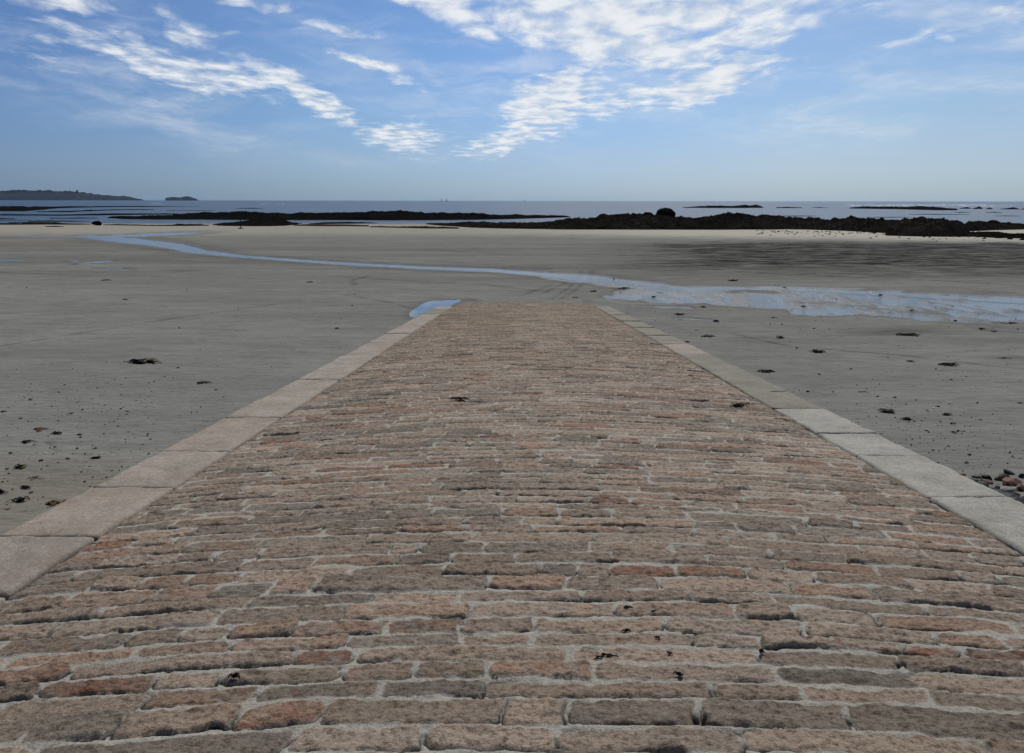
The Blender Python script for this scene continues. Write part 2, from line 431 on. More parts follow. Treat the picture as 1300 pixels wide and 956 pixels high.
def kerb(side):
    if side == 'left':
        ys = [1100, 880, 757, 684, 620, 574, 531, 482.5, 452, 436, 424, 414, 406, 399, 393, 389]
        u0, u1 = ULO, UL; xe = lambda y: 659 - (y - 334) / .652
        mats = ['mauve', 'pinkgrey', 'mauve', 'tan', 'pinkgrey', 'tan', 'pinkgrey', 'pinkgrey', 'tan', 'tan', 'pinkgrey', 'tan', 'tan', 'sandy', 'tan']
    else:
        ys = [1100, 900, 790, 705, 632, 580, 551, 519, 497, 466, 450, 437, 426, 416, 408, 400, 394, 389]
        u0, u1 = UR, URO; xe = lambda y: 659 + (y - 334) / .574
        mats = ['grey', 'grey', 'grey', 'grey', 'grey', 'grey', 'grey', 'sandy', 'sandy', 'sandy', 'tan', 'sandy', 'sandy', 'sandy', 'sandy', 'sandy', 'sandy']
    ss = [-3.0, -1.4, .1] + [slip_us(xe(y), y)[1] for y in ys[0:]]
    mats = [mats[0], mats[1], mats[0]] + mats
    ss = [a for a in ss]
    V0 = slab('k', u0 + .015, u1 - .015, -3.0, S_END - .2, -1.2 - 1.4, -.34, M_WALLST)
    root = add('slipway_kerb', V0, M_WALLST, kind='structure')
    root['label'] = 'granite kerb along the %s side of the slipway' % side
    print(side, [round(x, 2) for x in ss])
    for i in range(len(ss) - 1):
        a, b2 = ss[i], ss[i + 1]
        if b2 - a < .15: continue
        L = b2 - a - (.002 if side == 'left' else .004); w = u1 - u0 - .004
        sd = int(i * 13 + (5 if side == 'left' else 91))
        V, Fc = block(w, L, .36, .018, sd, .010, .03 if a < 12 else .06)
        rs = random.Random(sd)
        jn = rs.uniform(-.004, .005); ju = rs.uniform(-.008, .008); tz = rs.uniform(-.006, .006)
        cu, cs = (u0 + u1) / 2 + ju, (a + b2) / 2
        P = ORG + RT * 0 + np.outer(V[:, 0] + cu, RT) + np.outer(V[:, 1] + cs, FW) + np.outer(V[:, 2] - .18 + .012 + jn + tz * V[:, 1], UP)
        c = P.mean(0)
        me = mesh_from('kerb_stone', P - c, Fc, True)
        mt = mats[i] if i < len(mats) else 'sandy'
        o = add('kerb_stone', me, KM[mt], parent=root, loc=c)
    return root
kerb('left'); kerb('right')

# ------------------------------------------------------------------ beach with stream and pools
def seg_dist(X, Y, pts, ws, kx=1.0):
    if kx != 1.0:
        X = X * kx; pts = [np.array([p[0] * kx, p[1]]) for p in pts]
    best = np.full(X.shape, -9.0)
    for (p, q, w0, w1) in zip(pts[:-1], pts[1:], ws[:-1], ws[1:]):
        d = q[:2] - p[:2]; L2 = float(d @ d)
        t = np.clip(((X - p[0]) * d[0] + (Y - p[1]) * d[1]) / L2, 0, 1)
        dist = np.hypot(X - p[0] - t * d[0], Y - p[1] - t * d[1])
        w = w0 + (w1 - w0) * t
        best = np.maximum(best, 1 - dist / w)
    return best

BR_PTS = set()
SCALE_C = [True]
def stroke(pxs):
    """pxs: (x, y, half height in photo pixels) along the middle of a strip of water"""
    pts = [G(a, b) for a, b, c in pxs]
    ws = []
    for a, b, c in pxs:
        c = c * 1.25 if (a, b) in BR_PTS else c * (.5 if b < 330 else .62 if b < 352 else .8 if a < 880 else .5) if SCALE_C[0] else c
        ws.append(max(.12, (G(a, b - c)[1] - G(a, b + c)[1]) / 2))
    return pts, ws

BR_PTS0 = []
STREAM = [
 [(-30, 302, 1.2), (60, 301.5, 1.2), (130, 300, 3), (190, 298, 6), (235, 297, 4)],
 [(110, 299, 2), (160, 305, 4), (215, 311, 4), (250, 319, 3.5), (300, 325, 2.6), (380, 331, 2.4), (460, 336, 2.6), (540, 340, 3), (620, 343, 3.6), (700, 349, 4.6), (760, 355, 6), (820, 362, 7), (870, 367, 5), (940, 366, 4), (1020, 368, 4), (1100, 372, 5), (1180, 376, 6), (1260, 380, 7), (1360, 386, 8)],
]
BRAID = [
 [(770, 377, 2), (810, 379, 4), (845, 381, 5), (900, 382, 3)],
 [(875, 382, 3), (920, 383, 5), (975, 386, 4), (1010, 387, 2)],
 [(960, 376, 4), (1010, 378, 3), (1060, 381, 2)],
 [(1005, 396, 3), (1050, 396, 5), (1080, 393, 3)],
 [(1100, 398, 2), (1150, 401, 4), (1200, 405, 3), (1250, 409, 2)],
 [(1130, 385, 4), (1200, 388, 5), (1300, 392, 6), (1360, 394, 6)],
 [(1220, 402, 4), (1270, 402, 5), (1360, 404, 6)],
 [(1240, 417, 2), (1290, 420, 3), (1360, 422, 4)],
 [(1010, 372, 6), (1100, 379, 8), (1200, 382, 10), (1300, 390, 14), (1380, 394, 16)],
 [(800, 388, 1.3), (850, 390, 1.5), (880, 391, 1.2)],
 [(855, 404, 1), (880, 405, 1.5), (905, 407, 1.2)],
 [(695, 352, 1.5), (760, 357, 3), (830, 366, 3)],
]
SHEET = [[(790, 373, 4), (900, 378, 7), (1050, 386, 9), (1200, 391, 11), (1380, 398, 14)]]
for _l in SHEET:
    for _p in _l: BR_PTS0.append(_p[:2])
POOLS = [
 [(-40, 331, 1.3), (10, 331, 1.4), (28, 331, 1)],
 [(80, 332, 1), (98, 331.5, 1.2)],
 [(103, 335, 1.6), (118, 333, 2.6), (136, 332, 2.2)],
 [(120, 340.5, .9), (145, 340, 1.2), (168, 340.5, .9)],
]
SLIPPOOL = [[(534, 396, 6), (548, 390, 8), (566, 385, 4), (581, 382, 1.6)]]
for _l in BRAID + SLIPPOOL + SHEET:
    for _p in _l: BR_PTS.add(_p[:2])
strokes = {k: [stroke(p) for p in v] for k, v in (('stream', STREAM), ('braid', BRAID), ('pools', POOLS), ('slip', SLIPPOOL), ('sheet', SHEET))}
def field(X, Y, key):
    f = np.full(X.shape, -9.0)
    for pts, ws in strokes[key]: f = np.maximum(f, seg_dist(X, Y, pts, ws, 4.0))
    return f

def beach_field(X, Y):
    fs = field(X, Y, 'stream'); fb = field(X, Y, 'braid'); fp = field(X, Y, 'pools'); fl = field(X, Y, 'slip')
    return fs, fb, fp, fl

HOLLOWS = [(233, 343, 24, 2.2), (97, 335, 8, 2), (170, 341, 8, 1.5), (105, 334, 5, 1.5), (1150, 420, 60, 5), (1270, 432, 70, 4), (1280, 455, 50, 4), (1110, 424, 60, 4), (960, 432, 40, 4)]
TRACKS = [[(700, 380), (722, 366), (733, 352), (738, 345)], [(712, 380), (734, 366), (746, 352), (752, 345)], [(0, 440), (90, 425), (220, 405), (360, 385)], [(1300, 470), (1150, 452), (1000, 440), (930, 424)],
          [(450, 362), (447, 356), (470, 350), (530, 345), (600, 346)], [(430, 327), (560, 332), (700, 342)], [(690, 372), (722, 358), (735, 352)], [(660, 376), (700, 362)],
          [(560, 318), (620, 322), (650, 324)], [(440, 352), (520, 357), (620, 362), (700, 372)], [(430, 373), (500, 385), (530, 395)],
          [(860, 338), (950, 346), (1060, 351), (1200, 357), (1320, 364)], [(0, 346), (120, 350), (250, 352)], [(60, 562), (75, 575), (95, 578), (112, 579)]]

SANDZ = {}
def sand_z(x, y):
    ys, t, z = SANDZ['y'], SANDZ['t'], SANDZ['z']
    j = int(np.clip(np.searchsorted(ys, y) - 1, 0, len(ys) - 2)); tt = x / (14 + .78 * max(y, 0))
    i = int(np.clip(np.searchsorted(t, tt), 0, len(t) - 1)); return float(max(z[j, i], z[j + 1, i]))
def GS(px, py, dz=0.0):
    p = G(px, py); return np.array([p[0], p[1], sand_z(p[0], p[1]) + dz])

def build_sand():
    ys = [-25, -15, -8, -3, 0, 2]
    while ys[-1] < 420: ys.append(ys[-1] + max(.05, ys[-1] ** 2 / 5200))
    ys = np.array(ys); t = np.linspace(-1, 1, 950); t = np.sign(t) * np.abs(t) ** 1.05
    Yg = np.repeat(ys[:, None], len(t), 1); Xg = t[None, :] * (14 + .78 * np.maximum(Yg, 0))
    fs, fb, fp, fl = beach_field(Xg, Yg)
    n_big = fbm(Xg * .08, Yg * .16, 201, 4); n_mid = fbm(Xg * .5, Yg * 1.1, 205, 4); n_s = fbm(Xg * 2.2, Yg * 3.5, 211, 3)
    rip = np.sin(Yg * 5.2 + Xg * .5 + 2.2 * n_mid * 2) * .5
    z = sand_plane(Yg) + .012 + .016 * n_big * sstep(0, 20, Yg) + .006 * n_mid + .0035 * n_s
    right = sstep(-4, 6, Xg) * sstep(22, 30, Yg)
    z += .004 * rip * sstep(14, 24, Yg) * (.4 + .6 * right) * (1 - sstep(60, 90, Yg))
    edge = .25 * n_mid + .15 * n_s; n_f = .6 * fbm(Xg * .3, Yg * .45, 231, 3) + .6 * fbm(Xg * 1.1, Yg * .9, 235, 2); wn_ = 1.3 * vnoise(Xg * 2.6, Yg * .8, 237) + .9 * vnoise(Xg * 6, Yg * 1.3, 238)
    dep = np.maximum.reduce([sstep(.0, .55, fs + edge * .8 + .7 * n_f * sstep(85, 105, Yg)), .62 * sstep(.1, .7, fb + edge * 1.6 + .6 * n_f), sstep(0, .3, fp + edge * .5), sstep(0, .25, fl + edge * .25)])
    z = z - .06 * dep
    fh = field(Xg, Yg, 'sheet'); rp = .4 * vnoise(Xg * 1.5 + Yg * .2, Yg * .75, 241) + .75 * vnoise(Xg * 4.2, Yg * 1.1, 243) + .45 * vnoise(Xg * .35, Yg * .3, 245)
    hs = sstep(-.05, .5, fh); z = z - hs * .013 + hs * .05 * rp * (1 - .8 * dep)
    # the dip must also beat the broad relief
    wz = sstep(-.6, .2, np.maximum.reduce([fs, fb, fp, fl, fh]))
    z = z - wz * .016 * n_big * sstep(0, 20, Yg)
    z = z + .065 * n_f * sstep(-.5, .3, fb) * sstep(-2, 6, Xg) + .055 * n_f * sstep(-.3, .3, fs) * sstep(0, 12, Xg) + .02 * n_f * sstep(-.3, .3, fs)
    uu = (Xg - ORG[0]) * RT[0] + (Yg - ORG[1]) * RT[1]; ss = ((Xg - ORG[0]) * FW[0] + (Yg - ORG[1]) * FW[1]) / math.cos(SLOPE)
    ne = sstep(ULO - 1.2, ULO + .2, uu) * sstep(URO + 1.2, URO - .2, uu) * sstep(28.5, 32.8, ss) * sstep(35.5, 33.2, ss)
    ne = ne * (1 - sstep(-1.6, -.5, fl))
    z += ne * (.12 + .22 * fbm(Xg * 1.1, Yg * .7, 251, 3)) * sstep(.45, .95, np.abs(uu - UC) / HW)
    scour = sstep(32.9, 33.4, ss) * sstep(34.6, 33.5, ss) * sstep(ULO - .4, ULO + .3, uu) * sstep(URO + .4, URO - .3, uu)
    wet = np.clip(sstep(-2.2, .4, fs + .8 * n_mid) * .8 + sstep(-.9, .3, fb + n_mid) * .7 + sstep(-1.2, .2, fp) * .7 + sstep(-.8, .2, fl) * .6 + sstep(-.4, .4, fh) * .7, 0, 1)
    dark = np.zeros_like(z)
    for (hx, hy, hw, hh) in HOLLOWS:
        p = G(hx, hy); wx = hw * p[1] / F; wy = (G(hx, hy - hh)[1] - G(hx, hy + hh)[1]) / 2
        e = np.exp(-(((Xg - p[0]) / wx) ** 2 + ((Yg - p[1]) / wy) ** 2)); dark += .32 * e; z -= .05 * e * (hh < 3)
    for tr in TRACKS:
        pts = [G(a, b) for a, b in tr]; w = [max(.10, p[1] * .006) for p in pts]
        e = sstep(0, .8, seg_dist(Xg, Yg, pts, w)); dark += .45 * e * sstep(-.4, .3, n_mid + .3); z -= .01 * e
    dark += .45 * scour * sstep(-.3, .3, n_mid)
    # dark sediment band on the right, beyond the stream
    pr = Xg / np.maximum(Yg, 1) * F + 650; py = HORY + (CAMZ - sand_plane(Yg)) / np.maximum(Yg, 1) * F
    # (positions on the beach, described by bearing and range so that the band follows the shore)
    band = sstep(760, 960, pr + 90 * n_big + 60 * n_mid) * sstep(303, 311, py + 3 * n_mid) * (1 - sstep(326, 341, py + 4 * n_mid))
    dark += 1.15 * band + .35 * sstep(680, 860, pr) * sstep(304, 312, py) * (1 - sstep(345, 356, py))
    dark += .3 * sstep(300, 316, py) * (1 - sstep(345, 365, py)) * sstep(-.2, .4, fbm(Xg * .04, Yg * .25, 261, 4))
    pale = sstep(302, 293, py + 2.5 * n_mid - np.clip((pr - 700) / 600, 0, 1) * 7) * (.45 + .55 * sstep(500, 950, pr))
    warm = np.clip(sstep(560, 640, py) * sstep(400, 100, pr) + sstep(325, 295, py) * sstep(420, 0, pr) * .7, 0, 1)
    V = np.stack([Xg, Yg, z], -1).reshape(-1, 3)
    attr = np.stack([wet, np.clip(dark, 0, 1), pale, warm], -1).reshape(-1, 4)
    print('sand grid', Xg.shape)
    # nothing of the beach inside the slip's masonry
    us = (V - ORG) @ RT; sl = (V - ORG) @ FW
    z = z + .034 * wn_ * sstep(-.3, .4, fb) * sstep(-2, 10, Xg) + .024 * wn_ * sstep(-.2, .3, fs) * sstep(10, 22, Xg)
    V = np.stack([Xg, Yg, z], -1).reshape(-1, 3)
    SANDZ['y'] = ys; SANDZ['t'] = t; SANDZ['z'] = z
    me = mesh_from('sand_beach', V, grid_faces(*Xg.shape), True, {'zone': attr})
    add('sand_beach', me, M_SAND, kind='structure')
build_sand()

def water_patch(name, key, off, mat, step_px=1.0, grow=-.45):
    """a level sheet of water lying in the hollow the sand leaves for it"""
    allp = [(p, w) for pts, ws in strokes[key] for p, w in zip(pts, ws)]
    y0 = min(p[1] - w * 1.6 for p, w in allp); y1 = max(p[1] + w * 1.6 for p, w in allp)
    ys = [y0]
    while ys[-1] < y1: ys.append(ys[-1] + max(.05, ys[-1] ** 2 / 4000))
    ys = np.array(ys); xl = min(p[0] - w * 1.6 for p, w in allp); xr = max(p[0] + w * 1.6 for p, w in allp)
    xs = np.arange(xl, xr, .25 if xr - xl > 20 else .06)
    X, Y = np.meshgrid(xs, ys); f = field(X, Y, key)
    keep = f > grow
    fa = grid_faces(*X.shape); k = keep.ravel()[fa].all(1); fa = fa[k]
    used = np.unique(fa); remap = np.full(X.size, -1); remap[used] = np.arange(len(used))
    V = np.stack([X, Y, sand_plane(Y) + off], -1).reshape(-1, 3)[used]
    me = mesh_from(name, V, remap[fa], True)
    return add(name, me, mat, kind='structure')
water_patch('stream_water', 'stream', -.004, M_STREAM)
water_patch('braided_stream_water', 'braid', -.008, M_STREAM)
water_patch('sheet_water', 'sheet', -.013, M_STREAM, grow=-.2)
for i in range(len(POOLS)):
    strokes['p%d' % i] = [strokes['pools'][i]]
    water_patch('beach_pool', 'p%d' % i, -.006, M_POOL, grow=-.3)
water_patch('slipway_pool', 'slip', -.006, M_POOL, grow=-.3)

# ------------------------------------------------------------------ sea
def build_sea():
    ys = np.concatenate([[60, 90, 120, 150, 200, 260, 340, 450, 600, 900, 1400, 2200, 3500, 6000, 9000]])
    t = np.linspace(-1, 1, 41); X = t[None, :] * (200 + 1.2 * ys[:, None]); Y = np.repeat(ys[:, None], 41, 1)
    V = np.stack([X, Y, X * 0], -1).reshape(-1, 3)
    add('sea', mesh_from('sea', V, grid_faces(*X.shape), True), M_SEA, kind='structure')
build_sea()

def build_haze():
    x, y0, y1, z0, z1 = 11200, -60, 9100, -2.5, 48
    V = [(a, b, c) for c in (z0, z1) for b in (y0, y1) for a in (-x, x)]
    me = mesh_from('haze', np.array(V, float), [[0, 2, 3, 1], [4, 5, 7, 6], [0, 1, 5, 4], [2, 6, 7, 3], [0, 4, 6, 2], [1, 3, 7, 5]], False)
    m = bpy.data.materials.new('haze_air'); m.use_nodes = True; nt = m.node_tree; nt.nodes.clear()
    v = nt.nodes.new('ShaderNodeVolumePrincipled'); v.inputs['Color'].default_value = (.52, .71, 1, 1); v.inputs['Density'].default_value = 2e-5
    v.inputs['Anisotropy'].default_value = .3
    o = nt.nodes.new('ShaderNodeOutputMaterial'); nt.links.new(v.outputs[0], o.inputs['Volume'])
    add('haze', me, m, kind='stuff', label='thin blue sea haze softening the far headland', cat='haze')
build_haze()

# ------------------------------------------------------------------ reefs
M_REEF = mat_weedrock('wrack_covered_rock', (.0035, .0034, .0032), (.008, .0075, .0065), (.03, .028, .025), .2)
M_REEFR = mat_weedrock('bare_and_wracked_rock', (.0048, .0042, .0036), (.015, .0122, .0095), (.12, .108, .095), .6, .9)
M_REEFG = mat_weedrock('green_weeded_rock', (.009, .009, .005), (.02, .026, .009), (.06, .065, .03), .4)
M_REEFB = mat_weedrock('brown_weeded_rock', (.02, .014, .009), (.045, .03, .018), (.22, .2, .17), .5, 1.3)

def reef(prof, thick, label, mat=M_REEF, cat='reef', name='reef', group=None, rough=.35, seed=0, zb=0.0, nx=None, front=.0):
    """prof: (photo x, top y, foot y).  The foot fixes the distance, the top the height of the crest."""
    xs = [p[0] for p in prof]
    feet = np.array([SEA((p[0]), p[2], zb) for p in prof])
    D = feet[:, 1]
    tops = []
    for p, d in zip(prof, D):
        dd = d + thick * .5 * d / 200.0
        tops.append(at_depth(p[0], p[1], dd)[2])
    tops = np.array(tops)
    px_w = abs(xs[-1] - xs[0]); n = nx or int(min(1100, max(16, px_w * 1.6)))
    ny = 26 if px_w < 150 else 64
    pp = np.linspace(xs[0], xs[-1], n)
    Dn = np.interp(pp, xs, D); Tn = np.interp(pp, xs, tops)
    v = np.linspace(0, 1, ny)
    depth = thick * Dn / 200.0
    Yg = Dn[None, :] + (v[:, None]) * depth[None, :]
    dirx = np.array([ray(a, 280)[0] / ray(a, 280)[1] for a in pp])
    Xg = dirx[None, :] * Yg
    d0 = Dn.mean(); sc = 200.0 / d0
    fr = fbm(Xg * .14 * sc, Yg * .14 * sc, 300 + seed, 4); fr2 = fbm(Xg * .7 * sc, Yg * .7 * sc, 320 + seed, 4)
    Yg = Yg + (fr * 2.2 / sc) * (1 - v[:, None])
    shape = np.sin(np.pi * np.clip(v, 0, 1)) ** .55
    taper = sstep(0, .03, (pp - pp[0]) / px_w) * sstep(0, .03, (pp[-1] - pp) / px_w)
    hgt = np.maximum(Tn - zb, .02)
    rockn = 1 - np.abs(fr2) * 1.1
    w1, id1 = worley(Xg * .75 * sc, Yg * .6 * sc, 340 + seed); w2, id2 = worley(Xg * 2.0 * sc, Yg * 1.6 * sc, 360 + seed)
    bould = (np.sqrt(np.clip(1 - (w1 / .8) ** 2, 0, 1)) * (.3 + .9 * id1) + .45 * np.sqrt(np.clip(1 - (w2 / .8) ** 2, 0, 1)) * (.3 + .9 * id2))
    Z = zb - .5 + (hgt[None, :] * ((.72 if mat is M_REEFR else .86) + .7 * rough * fr) + .5) * shape[:, None] ** (1.0) * taper[None, :]
    Z = Z + rough * .55 / max(sc, .25) ** .3 * (rockn - .75) * shape[:, None] * np.clip(hgt[None, :] * 1.2, .15, 1) * taper[None, :]
    Z = Z + rough * .75 / sc ** .5 * (bould * (.5 + sstep(-.3, .4, fr)) - .6) * np.clip(hgt[None, :] * .7, .08, 1) * shape[:, None] * taper[None, :]
    c = np.array([Xg.mean(), Yg.mean(), zb])
    V = np.stack([Xg, Yg, Z], -1).reshape(-1, 3) - c
    fcs = grid_faces(ny, n)
    # underside closes the body
    base = V.copy(); base[:, 2] = -.9
    border = np.concatenate([np.arange(n), np.arange(2 * n - 1, ny * n, n), np.arange(ny * n - 2, (ny - 1) * n - 1, -1), np.arange((ny - 2) * n, 0, -n)])
    nb = len(border); V2 = np.concatenate([V, base[border]]); k = len(V)
    side = np.array([[border[i], k + i, k + (i + 1) % nb, border[(i + 1) % nb]] for i in range(nb)])
    me = mesh_from(name, V2, np.concatenate([fcs, side]), False)
    return add(name, me, mat, label=label, cat=cat, group=group, loc=c)

G1 = 'wrack covered reefs between beach and sea'
reef([(125, 275.5, 277), (160, 274, 278.5), (200, 273, 279), (250, 271.5, 279), (300, 269.5, 279.3), (350, 269, 279.5), (400, 269.5, 279.5), (440, 268.3, 279.6), (500, 268.5, 279.8), (560, 270, 279.6), (600, 270.5, 279.3), (650, 272, 278.3), (690, 273.2, 277.2), (735, 274.3, 276)], 22,
     'long low black reef lying across the middle of the bay, in front of open sea', seed=1, group=G1)
reef([(262, 286.5, 288), (285, 283, 288.3), (305, 281, 288.4), (325, 278.5, 288.4), (345, 277.5, 288.2), (362, 280, 287.7), (372, 282.5, 286.5), (386, 284.5, 285.5)], 30,
     'black hump of reef at the edge of the sand behind the thin post', seed=2, group=G1)
reef([(390, 284, 285), (415, 282, 284.6), (440, 281.4, 284.2), (465, 282.2, 284), (482, 283, 283.8)], 10,
     'small dark strip of weedy rock in the lagoon right of the black hump', seed=3, group=G1)
reef([(520, 284, 285), (560, 283.2, 287.6), (600, 282.4, 290.5), (640, 282, 291.8), (680, 281, 292.5), (700, 279.5, 292.8), (720, 276.5, 293), (760, 273.2, 293), (800, 272.3, 293), (825, 271.5, 293.2), (870, 272, 293.2), (900, 271.2, 293.2), (925, 269.8, 293.2), (950, 270.5, 293), (980, 272.5, 293), (1000, 276, 292.6), (1025, 277.5, 293), (1050, 275.8, 294), (1075, 275.5, 295), (1090, 277.3, 296), (1120, 276.3, 298), (1150, 277.3, 299), (1185, 276.3, 300.5), (1200, 276.5, 300.5), (1230, 279, 296), (1260, 281, 294), (1300, 282, 293), (1400, 283, 293)], 34,
     'broad black boulder reef at the far edge of the beach, longest one on the right', M_REEFR, seed=4, rough=.5, group=G1, zb=.05)
reef([(1120, 294.5, 299), (1150, 293.6, 300), (1200, 292.6, 301), (1240, 293.4, 301), (1270, 292.2, 302.5), (1300, 292.8, 303.2), (1400, 293, 304)], 12,
     'lower ledge of weedy boulders in front of the broad reef at the right edge', M_REEFR, seed=5, rough=.6, group=G1, zb=.36)
# left hand ledges
reef([(-40, 261.3, 268), (0, 261.3, 268.2), (30, 261.5, 268.3), (50, 262, 267), (75, 262, 264.5), (130, 261.8, 263.2), (180, 261.5, 262.8), (215, 262, 262.9), (262, 262.8, 263.3)], 30,
     'farthest flat black ledge off the left shore, thick at the edge of view', seed=6, group=G1, rough=.2)
reef([(45, 268, 269.2), (90, 267.5, 269.4), (130, 266, 267.5), (165, 265.5, 266.6), (200, 266, 266.8)], 9, 'thin black ledge just below the farthest left ledge', seed=7, group=G1, rough=.2)
reef([(-40, 272, 274), (30, 271.8, 273.8), (80, 272, 274), (130, 271, 273.4), (180, 270.8, 272.8), (235, 271, 272.3)], 9, 'thin black ledge midway between the far ledge and the left sand', seed=8, group=G1, rough=.2)
reef([(210, 267, 267.6), (245, 267, 267.7), (275, 267.2, 267.7)], 6, 'short thin ledge in the water beyond the long low reef', seed=81, group=G1, rough=.2)
reef([(-40, 277, 278.5), (0, 276.8, 278.3), (20, 277.5, 278.2)], 6, 'short dark ledge in shallow water at the left edge', seed=9, group=G1, rough=.3)
reef([(33, 280.4, 281.6), (60, 280, 281.6), (90, 280.2, 281.5), (115, 280.8, 281.4)], 5, 'flat dark rock patch in the shallows behind the green weeded ledge', seed=10, group=G1, rough=.3)
reef([(-40, 284, 286), (0, 283.6, 286.2), (25, 283.4, 286), (60, 282.6, 285.8), (95, 284, 286), (118, 284.6, 286)], 7, 'low green weeded ledge where the left sand meets the shallows', M_REEFG, seed=11, group=G1, rough=.4)
reef([(56, 287, 288.3), (68, 286.6, 288.5), (80, 287.2, 288.2)], 4, 'flat dark patch of rock just in front of the green weeded ledge', seed=12, group=G1, rough=.3, zb=.1)
reef([(128, 284.6, 286.4), (150, 284.2, 286.8), (190, 285, 287.6), (230, 284.5, 287.8), (255, 285, 287.6), (268, 286, 287.6)], 6, 'thin broken line of rock between the block rock and the black hump', seed=13, group=G1, rough=.4)
reef([(466, 287.6, 289), (500, 287, 289.5), (540, 287.5, 290.8), (585, 288.6, 291.2)], 4, 'sandy brown rock strip at the foot of the lagoon in mid beach', M_REEFB, seed=14, group=G1, rough=.4, zb=.1)
reef([(370, 284.8, 287.2), (400, 284, 288), (440, 284.5, 288), (470, 286, 288.6)], 6, 'pale sandy bar with scattered weed beside the black hump', M_REEFB, seed=15, group=G1, rough=.1, zb=.02)
reef([(-40, 278.8, 279.8), (20, 279, 279.9), (44, 279.2, 279.7)], 4, 'short ledge in the shallows at the left edge, below the first short one', seed=16, group=G1, rough=.3)
reef([(62, 276.6, 277.6), (100, 276.2, 277.6), (126, 276.6, 277.4)], 4, 'thin ledge in the shallows just left of the long low reef tip', seed=17, group=G1, rough=.3)
reef([(10, 281.9, 282.9), (40, 281.6, 282.8), (66, 282, 282.7)], 4, 'small flat ledge touching the green weeded ledge from behind', seed=18, group=G1, rough=.3)
# offshore rocks
G2 = 'rocks standing off in the open sea'
reef([(864, 263, 264), (885, 261.6, 264), (905, 261.2, 264.2), (930, 261.2, 264.2), (938, 260, 264.2), (945, 258.8, 264.2), (951, 260.6, 264), (958, 259.6, 264), (963, 261, 264), (970, 263.2, 264)], 16, 'long offshore rock with a small peak near its right end, above the broad reef', M_REEF, 'rock', 'offshore_rock', G2, .25, 21)
reef([(984, 263.2, 264.2), (998, 262.6, 264.2), (1018, 263.3, 264.2)], 8, 'small flat offshore rock just right of the peaked one', M_REEF, 'rock', 'offshore_rock', G2, .2, 22)
reef([(990, 273.9, 274.9), (1012, 273.7, 274.9), (1038, 274, 274.7)], 4, 'thin dark ledge just beyond the dip in the broad reef', M_REEF, 'rock', 'offshore_rock', G2, .2, 23)
reef([(1075, 264, 264.8), (1092, 262.6, 265), (1110, 262.4, 265.3), (1135, 262.4, 265.6), (1160, 262, 266.2), (1168, 261.3, 266.5), (1182, 261.6, 266.8), (1190, 263, 267), (1215, 264.4, 267)], 16, 'longest offshore rock, low and dark with surf behind it', M_REEF, 'rock', 'offshore_rock', G2, .25, 24)
for k, (a, tp, b2, ft, lab) in enumerate([(1216, 262.6, 1232, 265, 'small pointed offshore rock right of the longest one'), (1234, 261.8, 1247, 265.4, 'second pointed offshore rock right of the longest one'),
        (1249, 263.4, 1259, 265.6, 'little flat offshore rock between two pointed ones'), (1267, 262.2, 1292, 265.8, 'offshore rock with a peak, near the right edge'), (1294, 264, 1306, 266, 'tiny offshore rock at the right edge')]):
    reef([(a, ft - .7, ft), ((a * .6 + b2 * .4), (tp + ft - 1) / 2, ft), (a * .35 + b2 * .65, tp, ft), (b2, ft - .6, ft)], 8, lab, M_REEF, 'rock', 'offshore_rock', G2, .2, 30 + k)
for k, (a, b2, ft, lab) in enumerate([(1150, 1232, 272.6, 'long thin ledge awash between the broad reef and the offshore rocks'), (1210, 1230, 270, 'short ledge awash, second nearest the offshore rocks'), (1252, 1273, 270, 'short ledge awash below the peaked rock near the right edge'),
        (1262, 1296, 274.6, 'long ledge awash nearest the broad reef at the right edge'), (1098, 1162, 276.2, 'thin ledge awash touching the far side of the broad reef'), (1030, 1050, 264, 'faint ledge awash left of the longest offshore rock'), (300, 337, 264.9, 'thin ledge awash beyond the long low reef'), (865, 868, 265, None)]):
    if lab: reef([(a, ft - .5, ft), ((a + b2) / 2, ft - 1.1, ft), (b2, ft - .4, ft)], 5, lab, M_REEF, 'rock', 'offshore_rock', G2, .2, 50 + k)

# ------------------------------------------------------------------ boulders and rocks
def rock_mesh(name, sx, sy, sz, seed, sub=3, cuts=9, rough=.12):
    bm = bmesh.new(); bmesh.ops.create_icosphere(bm, subdivisions=sub, radius=1)
    V = np.array([v.co[:] for v in bm.verts]); r = np.random.default_rng(seed)
    for _ in range(cuts):
        nrm = r.normal(size=3); nrm /= np.linalg.norm(nrm); d = r.uniform(.42, .78)
        k = V @ nrm; V = V - np.outer(np.maximum(k - d, 0) * .92, nrm)
    V = V * (1 + rough * vnoise3(V * 2.3 + seed, seed)[:, None] + rough * .5 * vnoise3(V * 6 + seed, seed + 1)[:, None])
    V = V / np.abs(V).max(0) * np.array([sx, sy, sz]) / 2
    for v, c in zip(bm.verts, V): v.co = c
    me = bpy.data.meshes.new(name); bm.to_mesh(me); bm.free()
    me.polygons.foreach_set('use_smooth', np.full(len(me.polygons), False if sub < 4 else True))
    return me

